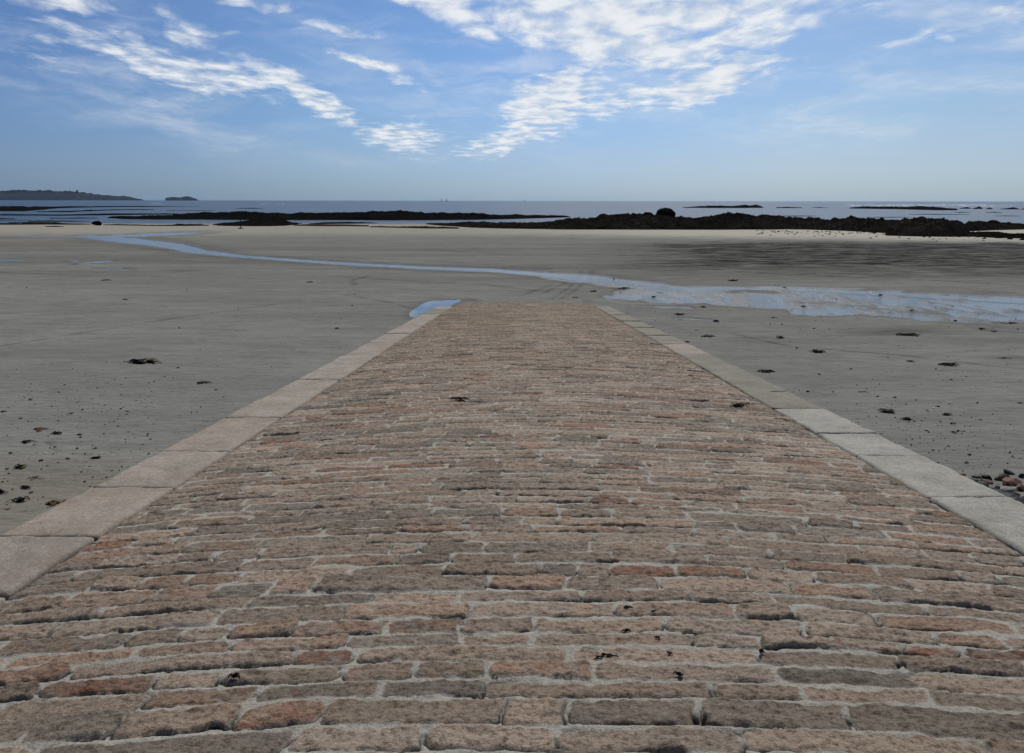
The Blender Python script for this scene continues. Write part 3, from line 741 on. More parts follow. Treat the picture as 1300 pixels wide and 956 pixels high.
p = at_depth(845, 272, 150)
o = add('boulder', rock_mesh('boulder', 3.7, 3.2, 4.2, 5, 3, 9, .1), M_REEF, label='big rounded black boulder standing up from the broad reef', cat='boulder', loc=(p[0], p[1], p[2] - .9))
p = at_depth(823, 271.5, 148)
add('boulder', rock_mesh('boulder', 2.2, 2.0, 2.6, 8, 3, 9, .15), M_REEF, label='smaller pointed rock left of the big rounded boulder', cat='boulder', loc=(p[0], p[1], p[2] - .95))
p = G(123, 286.3, .0)
add('boulder', rock_mesh('boulder', 1.8, 1.4, 1.0, 9, 3, 8, .1), M_REEF, label='squarish dark rock at the right end of the green weeded ledge', cat='boulder', loc=(p[0], p[1], p[2] + .35))
r0 = random.Random(4)
for k, (x, y, w) in enumerate([(1268, 302.5, 9), (1282, 304, 8), (1292, 301.5, 10), (1276, 300.5, 7), (1250, 303, 5), (1298, 305, 8)]):
    p = G(x, y); s = w * p[1] / F
    labs = ['dark wet rock, leftmost large one on the pale strip before the right ledge', 'dark rock lowest but one in the cluster at the right edge of the beach', 'biggest dark rock of the cluster on pale sand at the right edge', 'dark rock topmost in the cluster before the right ledge', 'small dark rock alone left of the cluster on the pale strip', 'dark rock cut by the right edge of the photo, below the ledge']
    add('shore_rock', rock_mesh('shore_rock', s, s * .8, s * .45, 60 + k, 3), M_REEF, label=labs[k], cat='rock', group='dark rocks on the pale strip before the right ledge', loc=(p[0], p[1], p[2] + s * .08))
# cobble sized litter on the pale strip in front of the right reef
parts = []; rr = random.Random(12)
for _ in range(700):
    x = rr.uniform(960, 1330); y = 292 + (x - 900) * .012 + abs(rr.gauss(0, 1)) * 3.0
    if x < 1120 and rr.random() < .6: continue
    p = G(x, y); s = rr.uniform(.08, .3); a = rr.random() * 6.28; h = s * .35
    q = [(math.cos(a + i * 1.2566) * s * rr.uniform(.6, 1), math.sin(a + i * 1.2566) * s * rr.uniform(.6, 1)) for i in range(5)]
    v = [(p[0] + qx, p[1] + qy, p[2] - .02) for qx, qy in q] + [(p[0] + qx * .5, p[1] + qy * .5, p[2] + h) for qx, qy in q]
    parts.append((v, [[i, (i + 1) % 5, 5 + (i + 1) % 5, 5 + i] for i in range(5)] + [[5, 6, 7, 8, 9]]))
V, Fc = join_parts(parts); add('shore_pebbles', mesh_from('shore_pebbles', V, Fc, False), M_REEF, kind='stuff', label='scattered dark cobbles and weed on the pale strip below the broad reef', cat='pebbles')

# rubble beside the right hand kerb
RM = {
 'black': mat_simple('black_wet_rock', (.017, .018, .019), .6, .5, 14, .1, .01),
 'slate': mat_simple('blue_grey_rock', (.05, .058, .062), .7, .4, 14, .1, .01),
 'rust': mat_simple('rust_brown_rock', (.10, .054, .035), .8, .4, 11, .2, .01),
 'buff': mat_simple('buff_rock', (.2, .155, .115), .8, .35, 12, .2, .01),
 'grey': mat_simple('pale_grey_rock', (.17, .165, .15), .8, .35, 12, .2, .01),
}
RUB = [ # photo x, y, width px, height px, material, tilt, label
 (1253, 607, 12, 9, 'black', .5, 'black pointed rock leaning at the head of the rubble heap'),
 (1280, 600, 16, 6, 'black', .4, 'tilted black slab, farthest from the kerb in the rubble heap'),
 (1274, 604, 15, 5, 'black', .1, 'flat black slab just below the tilted farthest one'),
 (1296, 605, 7, 7, 'black', .3, 'small upright black rock at the right edge of the heap'),
 (1254, 612, 14, 6, 'rust', .1, 'rusty orange rock in front of the black pointed rock'),
 (1268, 608, 10, 7, 'rust', .3, 'reddish rock touching the large rust brown slab'),
 (1284, 613, 30, 10, 'rust', .05, 'large rust brown slab, biggest rock of the heap'),
 (1235, 610, 14, 4, 'black', .05, 'thin dark rock nearest the sand along the kerb'),
 (1241, 606, 12, 3, 'black', .1, 'thin dark splinter behind the heap, left of the pointed rock'),
 (1246, 615, 16, 7, 'slate', .15, 'blue grey slab lying against the kerb'),
 (1267, 619, 7, 5, 'grey', .1, 'small pale angular stone in the middle of the heap'),
 (1281, 621, 24, 6, 'grey', .02, 'flat pale slab below the large rust brown one'),
 (1296, 620, 16, 8, 'rust', .25, 'brown rock jutting over black gap at the right edge'),
 (1262, 623, 18, 7, 'black', .1, 'black rock wedged between kerb and pale slab'),
 (1290, 627, 8, 7, 'buff', .3, 'buff stone under the pale slab'),
 (1268, 627, 18, 6, 'slate', .2, 'grey streaked rock lying along the kerb'),
 (1284, 632, 26, 9, 'black', .1, 'broad black rock by the kerb below the buff stone'),
 (1300, 640, 28, 10, 'black', .1, 'lowest black rock of the heap, cut by the right edge'),
 (1222, 603, 8, 3, 'rust', .05, 'small red stone lying alone at the kerb, left end of heap'),
]
for k, (x, y, w, h, mt, tilt, lab) in enumerate(RUB):
    p = G(x, y + h * .3); s = w * p[1] / F * 1.3; hz = h * p[1] / F * 1.35
    o = add('rubble_stone', rock_mesh('rubble_stone', s, s * .75, max(hz, .06) * .95, 100 + k, 2, 12, .06), RM[mt], label=lab, cat='rock', group='rubble heaped beside the slipway kerb', loc=(p[0], p[1], p[2] + hz * .3))
    o.rotation_euler = (tilt * .5, tilt, random.Random(k).uniform(-.5, .5))
# more of the heap beyond the frame
for k in range(14):
    q = random.Random(900 + k); s = q.uniform(.18, .4); x = 6.1 + q.uniform(0, 1.4); y = 7.0 + q.uniform(0, 3.0)
    if y > 9.2 and x < 6.6: continue

# ------------------------------------------------------------------ seaweed
M_WEED = mat_simple('dark_wrack', (.011, .009, .007), .6, .5, 60, .05, .002)
M_WEEDB = mat_simple('brown_kelp', (.085, .042, .02), .5, .5, 40, .1, .002)
M_TAN = mat_simple('tan_holdfast', (.26, .19, .12), .8, .4, 40, .2, .004)

def weed_parts(width, depth, height, n, r, fl=.25, strand=False, thick=None):
    """n curved tapering fronds, each a closed flattened tube"""
    parts = []
    for k in range(n):
        if strand:
            x0 = r.uniform(-.5, -.2) * width; y0 = r.gauss(0, .25) * depth; ang = r.gauss(0, .18); L = width * r.uniform(.5, .95)
        else:
            x0 = r.gauss(0, .12) * width; y0 = r.gauss(0, .15) * depth; ang = r.uniform(0, 6.283); L = (.35 + .2 * r.random()) * (abs(math.cos(ang)) * width + abs(math.sin(ang)) * depth)
        seg = 7; w = (thick or max(.005, width * .085)) * r.uniform(.6, 1.3); curl = r.gauss(0, .25)
        hz = height * r.uniform(.3, 1.0); ringv = []; f = []
        x, y = x0, y0; a = ang
        for i in range(seg + 1):
            t = i / seg; z = hz * math.sin(math.pi * min(1, t * 1.05) * .9 + .15) * (1 - .4 * t) + .004
            ww = w * (1.0 - .75 * t) * (.5 if i == 0 else 1); th = max(ww * fl * 1.5, .003)
            nx_, ny_ = -math.sin(a), math.cos(a)
            for (cu, cz) in ((1, 0), (.4, 1), (-.4, 1), (-1, 0), (0, -.8)):
                ringv.append((x + nx_ * ww * cu, y + ny_ * ww * cu, max(z + th * cz, .0005)))
            x += math.cos(a) * L / seg; y += math.sin(a) * L / seg * (depth / width * 1.2 if not strand else 1); a += curl + r.gauss(0, .22)
        for i in range(seg):
            for j in range(5): f.append([i * 5 + j, i * 5 + (j + 1) % 5, (i + 1) * 5 + (j + 1) % 5, (i + 1) * 5 + j])
        f.append([4, 3, 2, 1, 0]); f.append([seg * 5 + j for j in range(5)])
        parts.append((ringv, f))
    return parts

def weed(p, wpx, hpx, label, seed, style='heap', mat=None, zoff=0.0, group='clumps of seaweed stranded on the sand', rot=0.0, tiltx=0.0, dist=None):
    r = random.Random(seed); d = dist or p[1]; W = wpx * d / F; Hh = hpx * d / F
    if style == 'heap': parts = weed_parts(W, W * .55, max(.008, Hh * .75), 26 if W > .12 else 12, r)
    elif style == 'strand': parts = weed_parts(W, W * .3, max(.006, Hh * .5), 10, r, strand=True)
    else: parts = weed_parts(W, W * .6, max(.005, Hh * .4), 9, r, thick=max(.003, W * .035))
    V, Fc = join_parts(parts)
    o = add('seaweed_clump', mesh_from('seaweed_clump', V, Fc, True), mat or M_WEED, label=label, cat='seaweed', group=group, loc=(p[0], p[1], p[2] + zoff))
    o.rotation_euler = (tiltx, 0, rot)
    return o

SW = [ # photo x, y of the foot, width, height (px), style, label
 (183, 461, 34, 7, 'heap', 'largest dark kelp clump on the left sand, with a pale tan holdfast'),
 (258, 487, 15, 3, 'strand', 'flat dark strand right of and below the largest kelp clump'),
 (226, 468, 4, 2, 'heap', 'round dark scrap of weed between the largest clump and the flat strand'),
 (428, 418, 6, 2, 'heap', 'small dark scrap of weed near the upper left kerb'),
 (53, 546, 19, 3, 'strand', 'straight reddish brown strand, topmost of the strands at far left'),
 (71, 552, 13, 4, 'heap', 'ragged dark tuft just right of the straight reddish strand'),
 (35, 562, 16, 5, 'strand', 'slanting dark strand below the straight reddish strand'),
 (14, 577, 6, 3, 'heap', 'small oval scrap of weed below the slanting strand'),
 (25, 595, 13, 6, 'heap', 'dark ragged clump in the left sand, middle of three in a slanting line'),
 (9, 597, 6, 2, 'heap', 'small flat scrap beside the ragged clump at far left'),
 (47, 608, 16, 3, 'thin', 'thin broken row of weed bits, low on the left sand'),
 (33, 621, 14, 6, 'heap', 'domed dark tuft above the lowest left heap'),
 (2, 627, 12, 7, 'heap', 'dark clump cut by the left edge of the photo'),
 (40, 627, 6, 3, 'heap', 'small scrap just under the domed dark tuft'),
 (26, 637, 18, 8, 'heap', 'lowest dark heap on the left sand, with a pointed top'),
 (122, 583, 12, 3, 'heap', 'flat dark scrap midway between left edge and kerb'),
 (121, 571, 7, 3, 'thin', 'thin scrap just above the flat dark one near the kerb'),
 (101, 553, 7, 2, 'strand', 'short slanting strand right of the ragged dark tuft'),
 (108, 613, 5, 2, 'heap', 'tiny dark scrap closest to the left kerb'),
 (9, 648, 9, 3, 'thin', 'thin brown wisp in the bottom left corner of the sand'),
 (91, 526, 10, 5, 'thin', 'branched wisp of weed above the straight reddish strand'),
 (5, 524, 8, 2, 'strand', 'dark strand at the left edge, level with the branched wisp'),
 (39, 509, 5, 3, 'heap', 'small dark clump highest of those at far left'),
 (393, 359, 7, 2, 'heap', 'far dark scrap left of the slipway top, near the stream'),
 (135, 356, 11, 2, 'strand', 'far dark strand below the left pools'),
 (160, 381, 8, 2, 'strand', 'faint far strand in the middle of the left sand'),
 (862, 400, 14, 3, 'heap', 'dark clump right of the slipway end, nearest to it'),
 (909, 409, 8, 4, 'heap', 'round dark clump at the end of the shallow puddle right of the slip'),
 (898, 428, 16, 3, 'strand', 'thin dark strand beside the upper right kerb'),
 (872, 435, 6, 2, 'heap', 'small dark scrap closest to the upper right kerb'),
 (885, 420, 6, 2, 'thin', 'faint wisp above the thin strand by the right kerb'),
 (991, 430, 9, 5, 'heap', 'compact black clump in the open sand, right of the slip'),
 (1011, 443, 4, 3, 'heap', 'little scrap between the compact clump and the spiky one'),
 (1038, 448, 17, 5, 'heap', 'spiky black clump right of and below the compact one'),
 (973, 473, 20, 4, 'heap', 'pointed black clump with a tail, midway down the right kerb'),
 (1152, 426, 27, 5, 'strand', 'long humped black strand below the puddles on the right'),
 (1213, 407, 6, 4, 'heap', 'round black clump standing in the puddle at right'),
 (1282, 411, 26, 4, 'thin', 'long broken line of weed in the water at the right edge'),
 (1248, 419, 10, 2, 'strand', 'dark strand at the edge of the lowest right puddle'),
 (1262, 422, 6, 2, 'heap', 'small black scrap in the lowest right puddle'),
 (1204, 464, 24, 4, 'heap', 'wide flat black clump in the middle of the right sand'),
 (1157, 460, 12, 3, 'strand', 'narrow dark strand left of the wide flat clump'),
 (1275, 456, 14, 5, 'thin', 'loose scattered tuft near the right edge'),
 (1096, 499, 12, 4, 'thin', 'fine curled wisp, alone in mid right sand'),
 (1127, 524, 22, 4, 'heap', 'flat black clump, biggest near the lower right kerb'),
 (1151, 534, 14, 4, 'heap', 'black clump just right of and below the flat one'),
 (1202, 528, 11, 4, 'heap', 'upright black scrap above the pair of small ones at right'),
 (1208, 539, 6, 3, 'heap', 'small black scrap directly below the upright one'),
 (1210, 550, 6, 3, 'heap', 'left one of a pair of small black scraps at right'),
 (1216, 549, 5, 3, 'heap', 'right one of a pair of small black scraps at right'),
 (1295, 513, 6, 2, 'heap', 'lone black scrap at the right edge of the sand'),
 (1230, 579, 6, 3, 'heap', 'small black scrap above the rubble heap'),
 (930, 357, 12, 3, 'heap', 'dark flat clump beyond the stream on the right'),
 (996, 366, 5, 2, 'heap', 'dark dot of weed on the far bank of the stream'),
 (754, 371, 8, 3, 'heap', 'dark weed clump just beyond the slip end, by the stream'),
 (793, 367, 34, 3, 'thin', 'broken dark line of weed lying in the widening stream'),
 (731, 379, 9, 2, 'strand', 'short dark strand closest to the slip end'),
 (830, 377, 5, 3, 'heap', 'dark lump at the head of the small braided pool'),
 (893, 391, 7, 3, 'heap', 'dark lump on sand below the braided pools'),
 (1020, 390, 6, 3, 'heap', 'dark scrap above the bright puddle on the right'),
 (983, 404, 8, 2, 'strand', 'short strand left of the bright puddle on the right'),
 (1157, 396, 5, 3, 'heap', 'dark lump between puddles, right of the bright one'),
 (1118, 375, 5, 3, 'heap', 'dark lump standing in the sparkling stream'),
]
for k, (x, y, w, h, st, lab) in enumerate(SW):
    p = GS(x, y, .001)
    mt = M_WEEDB if 'topmost of the strands' in lab or 'thin brown wisp' in lab else M_WEED
    o = weed(p, w * 1.12, h, lab, 500 + k, st, mt, rot=(.55 if 'slanting' in lab else random.Random(k).gauss(0, .12)))
    if k == 0:
        r = random.Random(3); W = 14 * p[1] / F
        V, Fc = join_parts(weed_parts(W, W * .8, .07, 22, r))
        h0 = add('holdfast', mesh_from('holdfast', V + np.array([.14, .0, .03]), Fc, True), M_TAN, parent=o)
        h0['label'] = 'pale tan knotted holdfast'
# orange brown kelp blade lying against the left kerb
p = GS(70, 640, .002)
weed(p, 26, 7, 'orange brown kelp blade lying against the left kerb', 777, 'strand', M_WEEDB, rot=.1)
# far beyond the post
# scraps on the setts
SS = [(583, 508, 22, 5, 'heap', 'dark scrap of weed on the setts, left of the middle of the slip'), (938, 517, 18, 7, 'heap', 'spiky black clump of weed on the setts beside the right kerb'),
      (771, 711, 13, 4, 'strand', 'black shiny scrap of weed right of the middle on the near setts'), (797, 775, 13, 6, 'thin', 'branched black wisp in a mortar joint on the near setts'),
      (830, 779, 6, 4, 'thin', 'tiny branched wisp right of the larger branched one'), (796, 801, 9, 5, 'heap', 'small dark knot directly below the branched wisps'),
      (768, 832, 30, 4, 'thin', 'long twiggy thread of weed in a near joint'), (850, 831, 7, 4, 'thin', 'small twig of weed right of the long thread'),
      (861, 859, 10, 6, 'heap', 'dark knot with a long tail near the bottom edge'), (297, 864, 12, 8, 'heap', 'round black knot near the bottom edge, lower left'),
      (967, 830, 12, 9, 'thin', 'forked black wisp right of centre on the near setts'), (836, 809, 7, 4, 'thin', 'tiny wisp beside a vertical joint on the near setts')]
for k, (x, y, w, h, st, lab) in enumerate(SS):
    u, s = slip_us(x, y); un = (u - UC) / HW; n = CAMBER * (1 - un * un) + .01
    # move to where the cambered surface meets the same line of sight
    r = ray(x, y); t = (n - H_SLIP) / np.dot(r, UP); q = np.array([0, 0, CAMZ]) + t * r
    uq = float(np.dot(q - ORG, RT)); sq = float(np.dot(q - ORG, FW)); q = slip_pt(uq, sq, pave_n(uq, sq) + .001)
    weed(q, w, h, lab, 820 + k, st, zoff=0, group='scraps of seaweed on the slipway setts', tiltx=-SLOPE, dist=float(np.linalg.norm(q - np.array([0, 0, CAMZ]))))

# tiny litter nobody could count
def litter(name, zones, mat, label, seed, smin, smax):
    r = random.Random(seed); parts = []
    for (x0, x1, y0, y1, n, cx) in zones:
        for _ in range(n):
            x = r.uniform(x0, x1); y = r.uniform(y0, y1)
            if cx and r.random() > math.exp(-((x - cx[0]) / cx[1]) ** 2 - ((y - cx[2]) / cx[3]) ** 2): continue
            p = GS(x, y, .002)
            uu = float(np.dot(p - ORG, RT))
            if ULO - .15 < uu < URO + .15 and np.dot(p - ORG, FW) < S_END + .3: continue
            s = r.lognormvariate(math.log((smin + smax) / 2), .45) * max(1, p[1] / 22); a = r.random() * 6.28; e = r.uniform(.3, .8); h = s * r.uniform(.25, .6)
            v = []
            for lv, sc in ((-.2, .8), (.5, 1), (1, .5)):
                for i in range(5):
                    b = a + i * 1.2566; xx = math.cos(b) * s * sc; yy = math.sin(b) * s * e * sc
                    v.append((p[0] + xx * math.cos(a) - yy * math.sin(a), p[1] + xx * math.sin(a) + yy * math.cos(a), p[2] + h * lv))
            f = [[l * 5 + i, l * 5 + (i + 1) % 5, (l + 1) * 5 + (i + 1) % 5, (l + 1) * 5 + i] for l in (0, 1) for i in range(5)] + [[10, 11, 12, 13, 14]]
            parts.append((v, f))
    V, Fc = join_parts(parts)
    add(name, mesh_from(name, V, Fc, False), mat, kind='stuff', label=label, cat='debris')
litter('seaweed_litter', [(0, 330, 470, 560, 330, (150, 110, 515, 38)), (0, 210, 460, 640, 160, None), (1040, 1300, 505, 600, 330, (1190, 100, 545, 35)), (960, 1300, 410, 600, 170, None),
       (700, 1300, 370, 430, 150, None), (200, 540, 370, 470, 45, None), (0, 300, 570, 660, 60, None), (560, 1300, 340, 370, 30, None), (0, 560, 350, 460, 40, None), (1180, 1300, 580, 640, 50, None)],
       M_WEED, 'tiny dark flecks of seaweed strewn over the sand', 31, .008, .02)
litter('shell_litter', [(0, 330, 470, 640, 45, None), (1000, 1300, 440, 620, 45, None)], mat_simple('shell', (.42, .36, .27), .6, .3, 50), 'tiny pale shell fragments strewn over the sand', 32, .008, .018)
litter('olive_litter', [(0, 330, 470, 600, 90, None), (1000, 1300, 440, 620, 90, None)], mat_simple('olive_weed', (.06, .055, .02), .6, .3, 50), 'tiny olive weed scraps strewn over the sand', 33, .012, .024)

# ------------------------------------------------------------------ post, headland, islet, boats
def post():
    p = G(305.5, 290.6); hgt = 11.2 * p[1] / F
    root = bpy.data.objects.new('marker_post', None); COL.objects.link(root); root.location = (p[0], p[1], p[2])
    root['label'] = 'thin dark upright post at the sand edge before the black hump'; root['category'] = 'post'
    V, Fc = [], []; n = 8
    rings = [(-.3, .08), (.0, .08), (hgt * .5, .065), (hgt * .82, .06), (hgt * .82 + .01, .08), (hgt * .95, .08), (hgt, .03)]
    for z, r in rings:
        for i in range(n): V.append((math.cos(i * 6.283 / n) * r, math.sin(i * 6.283 / n) * r, z))
    for k in range(len(rings) - 1):
        for i in range(n): Fc.append([k * n + i, k * n + (i + 1) % n, (k + 1) * n + (i + 1) % n, (k + 1) * n + i])
    Fc.append([(len(rings) - 1) * n + i for i in range(n)])
    add('shaft', mesh_from('shaft', np.array(V), Fc, True), M_WEED, parent=root)
    add('weed_skirt', mesh_from('weed_skirt', *join_parts(weed_parts(.8, .6, .25, 20, random.Random(2)))), M_WEED, parent=root)
post()

M_LAND = mat_weedrock('headland_scrub', (.004, .006, .008), (.012, .013, .013), (.13, .12, .1), .5, .012)
M_LAND.node_tree.nodes['Principled BSDF'].inputs['Roughness'].default_value = 1
DL = 6000.0
def landform(prof, D, depth, name, seed, mat, ybase=None, **kw):
    xs = [a for a, b in prof]; n = int(abs(xs[-1] - xs[0]) * 2.2) + 8; ny = 22
    pp = np.linspace(xs[0], xs[-1], n); X = np.array([at_depth(a, 250, D)[0] for a in pp])
    T = np.interp(pp, xs, [max(.4, at_depth(a, b, D + depth * .45)[2]) for a, b in prof])
    v = np.linspace(0, 1, ny)[:, None]; Yg = D + v * depth + 0 * X[None, :]; Xg = X[None, :] * (Yg / D)
    shape = np.sin(np.pi * v) ** .6
    nz = fbm(Xg * .008, Yg * .008, seed, 5); nz2 = fbm(Xg * .03, Yg * .03, seed + 9, 4)
    Z = -1 + (T[None, :] + 1) * shape * (1 + .16 * nz) + .22 * T[None, :] * nz2 * shape
    tp = sstep(0, .02, (pp - pp[0]) / (pp[-1] - pp[0])) * sstep(0, .02, (pp[-1] - pp) / (pp[-1] - pp[0]))
    Z = -1 + (Z + 1) * tp[None, :]
    c = np.array([Xg.mean(), Yg.mean(), 0]); V = np.stack([Xg, Yg, Z], -1).reshape(-1, 3) - c
    return add(name, mesh_from(name, V, grid_faces(ny, n), True), mat, loc=c, **kw)
landform([(-80, 243.5), (-30, 243), (0, 243), (12, 242), (30, 242.6), (50, 242.8), (70, 243.4), (90, 243.6), (100, 244.6), (120, 246.6), (140, 248.3), (150, 249.6), (158, 249.2), (166, 250.4), (172, 252.0), (182, 253.2), (184, 255.5)], DL, 840, 'headland', 401, M_LAND, kind='structure')
ISL = 'rocky islet off the tip of the headland'
landform([(209, 255), (210, 251.2), (216, 250.8), (221, 250.0), (229, 250.6), (236, 248.9), (242, 250.2), (248, 251.6), (252, 254.5), (254, 255)], DL, 160, 'rocky_islet', 431, M_LAND, label='dark pointed rocky islet off the tip of the far headland', cat='islet')
# tower on the headland
def tower():
    p = at_depth(98, 244.4, DL + 380); V, Fc = [], []; n = 14
    rings = [(-14, 4.6), (0, 4.4), (6.5, 4.0), (6.6, 4.6), (8, 4.6), (8.1, 1.6), (10.5, 1.5), (10.6, .2)]
    for z, r in rings:
        for i in range(n): V.append((math.cos(i * 6.283 / n) * r, math.sin(i * 6.283 / n) * r, z))
    for k in range(len(rings) - 1):
        for i in range(n): Fc.append([k * n + i, k * n + (i + 1) % n, (k + 1) * n + (i + 1) % n, (k + 1) * n + i])
    Fc.append([(len(rings) - 1) * n + i for i in range(n)])
    add('watchtower', mesh_from('watchtower', np.array(V) * 1.9, Fc, False), mat_simple('tower_stone', (.09, .085, .08), .9, .2, .5), label='small round tower on the skyline of the far headland', cat='tower', loc=p)
tower()
M_HULL = mat_simple('boat_hull', (.25, .27, .3), .5, .1, 1); M_SAIL = mat_simple('sail_cloth', (.32, .35, .38), .8, .1, 1)
for k, (x, lab, sc) in enumerate([(560.5, 'tiny sailboat on the horizon, leftmost of the three', .85), (567, 'tiny sailboat on the horizon, close right of the leftmost', 1.0), (666.5, 'tiny sailboat alone on the horizon, rightmost of the three', .8)]):
    p = SEA(x, HORY + 5.04 / 3300 * 1050, 0); D = 3300; px_ = at_depth(x, 255, D)
    root = bpy.data.objects.new('sailboat', None); COL.objects.link(root); root.location = (px_[0], D, 0); root.scale = (sc,) * 3
    root['label'] = lab; root['category'] = 'sailboat'; root['group'] = 'sailboats on the horizon'
    V = []; st = [(-5, .2, 1.3), (-3, 1.5, 1.2), (1, 1.7, 1.2), (4, .9, 1.4), (5.6, .05, 1.7)]
    for (x_, w_, z_) in st: V += [(x_, -w_, z_), (x_, -w_ * .5, -.3), (x_, w_ * .5, -.3), (x_, w_, z_)]
    Fc = [[i * 4 + j, i * 4 + j + 1, i * 4 + j + 5, i * 4 + j + 4] for i in range(4) for j in range(3)] + [[i * 4 + 3, i * 4, i * 4 + 4, i * 4 + 7] for i in range(4)] + [[3, 2, 1, 0], [16, 17, 18, 19]]
    add('hull', mesh_from('hull', np.array(V), Fc, False), M_HULL, parent=root)
    add('mast', mesh_from('mast', np.array([(a * .12 + .6, b * .12, z) for z in (1.2, 14) for a, b in ((-1, -1), (1, -1), (1, 1), (-1, 1))]), [[0, 1, 5, 4], [1, 2, 6, 5], [2, 3, 7, 6], [3, 0, 4, 7], [4, 5, 6, 7]], False), M_HULL, parent=root)
    add('sail', mesh_from('sail', np.array([(.45, -.05, 2.2), (-3.8, .5, 2.4), (.45, 0, 13.4), (.45, .08, 2.2), (-3.8, .58, 2.4), (.45, .1, 13.4)]), [[0, 1, 2], [5, 4, 3], [0, 3, 4, 1], [1, 4, 5, 2], [2, 5, 3, 0]], False), M_SAIL, parent=root)
# surf
parts = []; r = random.Random(8)
for (x0, x1, y, n) in [(190, 210, 258.6, 14), (330, 341, 258.8, 6), (352, 361, 258.9, 5), (1060, 1250, 260.2, 110), (1080, 1200, 261.2, 60), (1215, 1290, 261.5, 30)]:
    for _ in range(n):
        x = r.uniform(x0, x1); p = SEA(x, y + r.gauss(0, .25), 0); L = r.uniform(.5, 2.0) * p[1] / 600; h = r.uniform(.08, .22); w = r.uniform(.5, 1.5)
        v = [(p[0] - L, p[1], -.05), (p[0] - L * .4, p[1] - w, -.05), (p[0] + L * .5, p[1] - w * .8, -.05), (p[0] + L, p[1], -.05), (p[0] + L * .3, p[1] + w, -.05), (p[0] - L * .5, p[1] + w, -.05), (p[0] - L * .3, p[1], h), (p[0] + L * .4, p[1], h * .8)]
        parts.append((v, [[0, 1, 6], [1, 2, 7, 6], [2, 3, 7], [3, 4, 7], [4, 5, 6, 7], [5, 0, 6]]))
V, Fc = join_parts(parts); add('surf_foam', mesh_from('surf_foam', V, Fc, True), mat_simple('foam', (.7, .72, .74), .8, .1, 2), kind='stuff', label='small white crests of surf near the offshore rocks', cat='surf')

# ------------------------------------------------------------------ sky, sun
SUN_EL, SUN_AZ = 50.0, 12.0
w = bpy.data.worlds.new('World'); scene.world = w; w.use_nodes = True
w.node_tree.nodes.clear(); t = NT(w.node_tree)
sky = t.n('ShaderNodeTexSky', sky_type='NISHITA', sun_disc=False)
sky.sun_elevation = SUN_EL * D2R; sky.sun_rotation = SUN_AZ * D2R; sky.air_density = 1.0; sky.dust_density = .6; sky.ozone_density = 2.5; sky.altitude = 0
tc = t.n('ShaderNodeTexCoord'); dirv = tc.outputs['Generated']
sp = t.n('ShaderNodeSeparateXYZ'); t.put(sp.inputs[0], dirv); dx, dy, dz = sp.outputs
az = t.m('ARCTAN2', dx, dy); el = t.m('ARCSINE', dz)
AZEL = t.n('ShaderNodeCombineXYZ', i_0=az, i_1=el, i_2=0.0).outputs[0]
zz = t.m('ADD', t.m('MAXIMUM', dz, 0.0), .035)
PV = t.n('ShaderNodeCombineXYZ', i_0=t.m('DIVIDE', dx, zz), i_1=t.m('DIVIDE', dy, zz), i_2=0.0).outputs[0]
warp = t.noise(AZEL, 9, 4, .6, 'Color')
wv = t.n('ShaderNodeVectorMath', operation='SUBTRACT', i_0=warp); wv.inputs[1].default_value = (.5, .5, .5)
ws = t.n('ShaderNodeVectorMath', operation='MULTIPLY', i_0=wv.outputs[0]); ws.inputs[1].default_value = (.09, .05, 0)
AW = t.n('ShaderNodeVectorMath', operation='ADD', i_0=AZEL, i_1=ws.outputs[0]).outputs[0]
def azel(px, py):
    r_ = ray(px, py); r_ = r_ / np.linalg.norm(r_); return math.atan2(r_[0], r_[1]), math.asin(r_[2])
def blob(cx, cy, rx, ry, rot, strength):
    a, e = azel(cx, cy)
    mp = t.n('ShaderNodeMapping', vector_type='TEXTURE'); t.put(mp.inputs['Vector'], AW)
    mp.inputs['Location'].default_value = (a, e, 0); mp.inputs['Rotation'].default_value = (0, 0, -rot * D2R)
    mp.inputs['Scale'].default_value = (rx / F, ry / F, 1)
    ln = t.n('ShaderNodeVectorMath', operation='LENGTH', i_0=mp.outputs[0])
    return t.mr(ln.outputs['Value'], 1.25, .2, 0, strength, smooth=True)
# photo position, radii in photo pixels, tilt (clockwise), strength
BL = [(770, 40, 210, 60, 14, 1.0), (830, 10, 330, 45, 0, .95), (560, 5, 130, 26, 25, .8), (700, 130, 90, 50, -25, 1.0), (900, 105, 120, 26, -16, 1.0), (930, 55, 90, 22, -10, .8),
      (650, 172, 90, 20, -20, .85), (790, 130, 80, 24, -10, .85), (620, 190, 50, 10, -12, .45),
      (240, 85, 165, 30, 12, .85), (385, 120, 105, 22, 24, .85), (130, 58, 130, 18, 12, .6), (60, 75, 70, 18, 14, .42), (235, 30, 60, 20, 25, .72), (80, 5, 60, 16, 5, .8), (330, 5, 75, 12, 0, .65), (440, 40, 50, 13, 12, .75),
      (470, 88, 70, 13, 22, .8), (530, 118, 16, 7, 0, .5), (515, 172, 72, 24, 5, .8), (530, 195, 70, 10, 0, .38), (1150, 55, 90, 9, -17, .42), (1250, 15, 110, 13, -14, .6), (1205, 50, 14, 14, -40, .5), (1100, 75, 120, 12, -14, .32), (1020, 95, 120, 8, -8, .3), (300, 48, 20, 7, 10, .5)]
msk = None
for b_ in BL:
    o_ = blob(*b_); msk = o_ if msk is None else t.m('MAXIMUM', msk, o_)
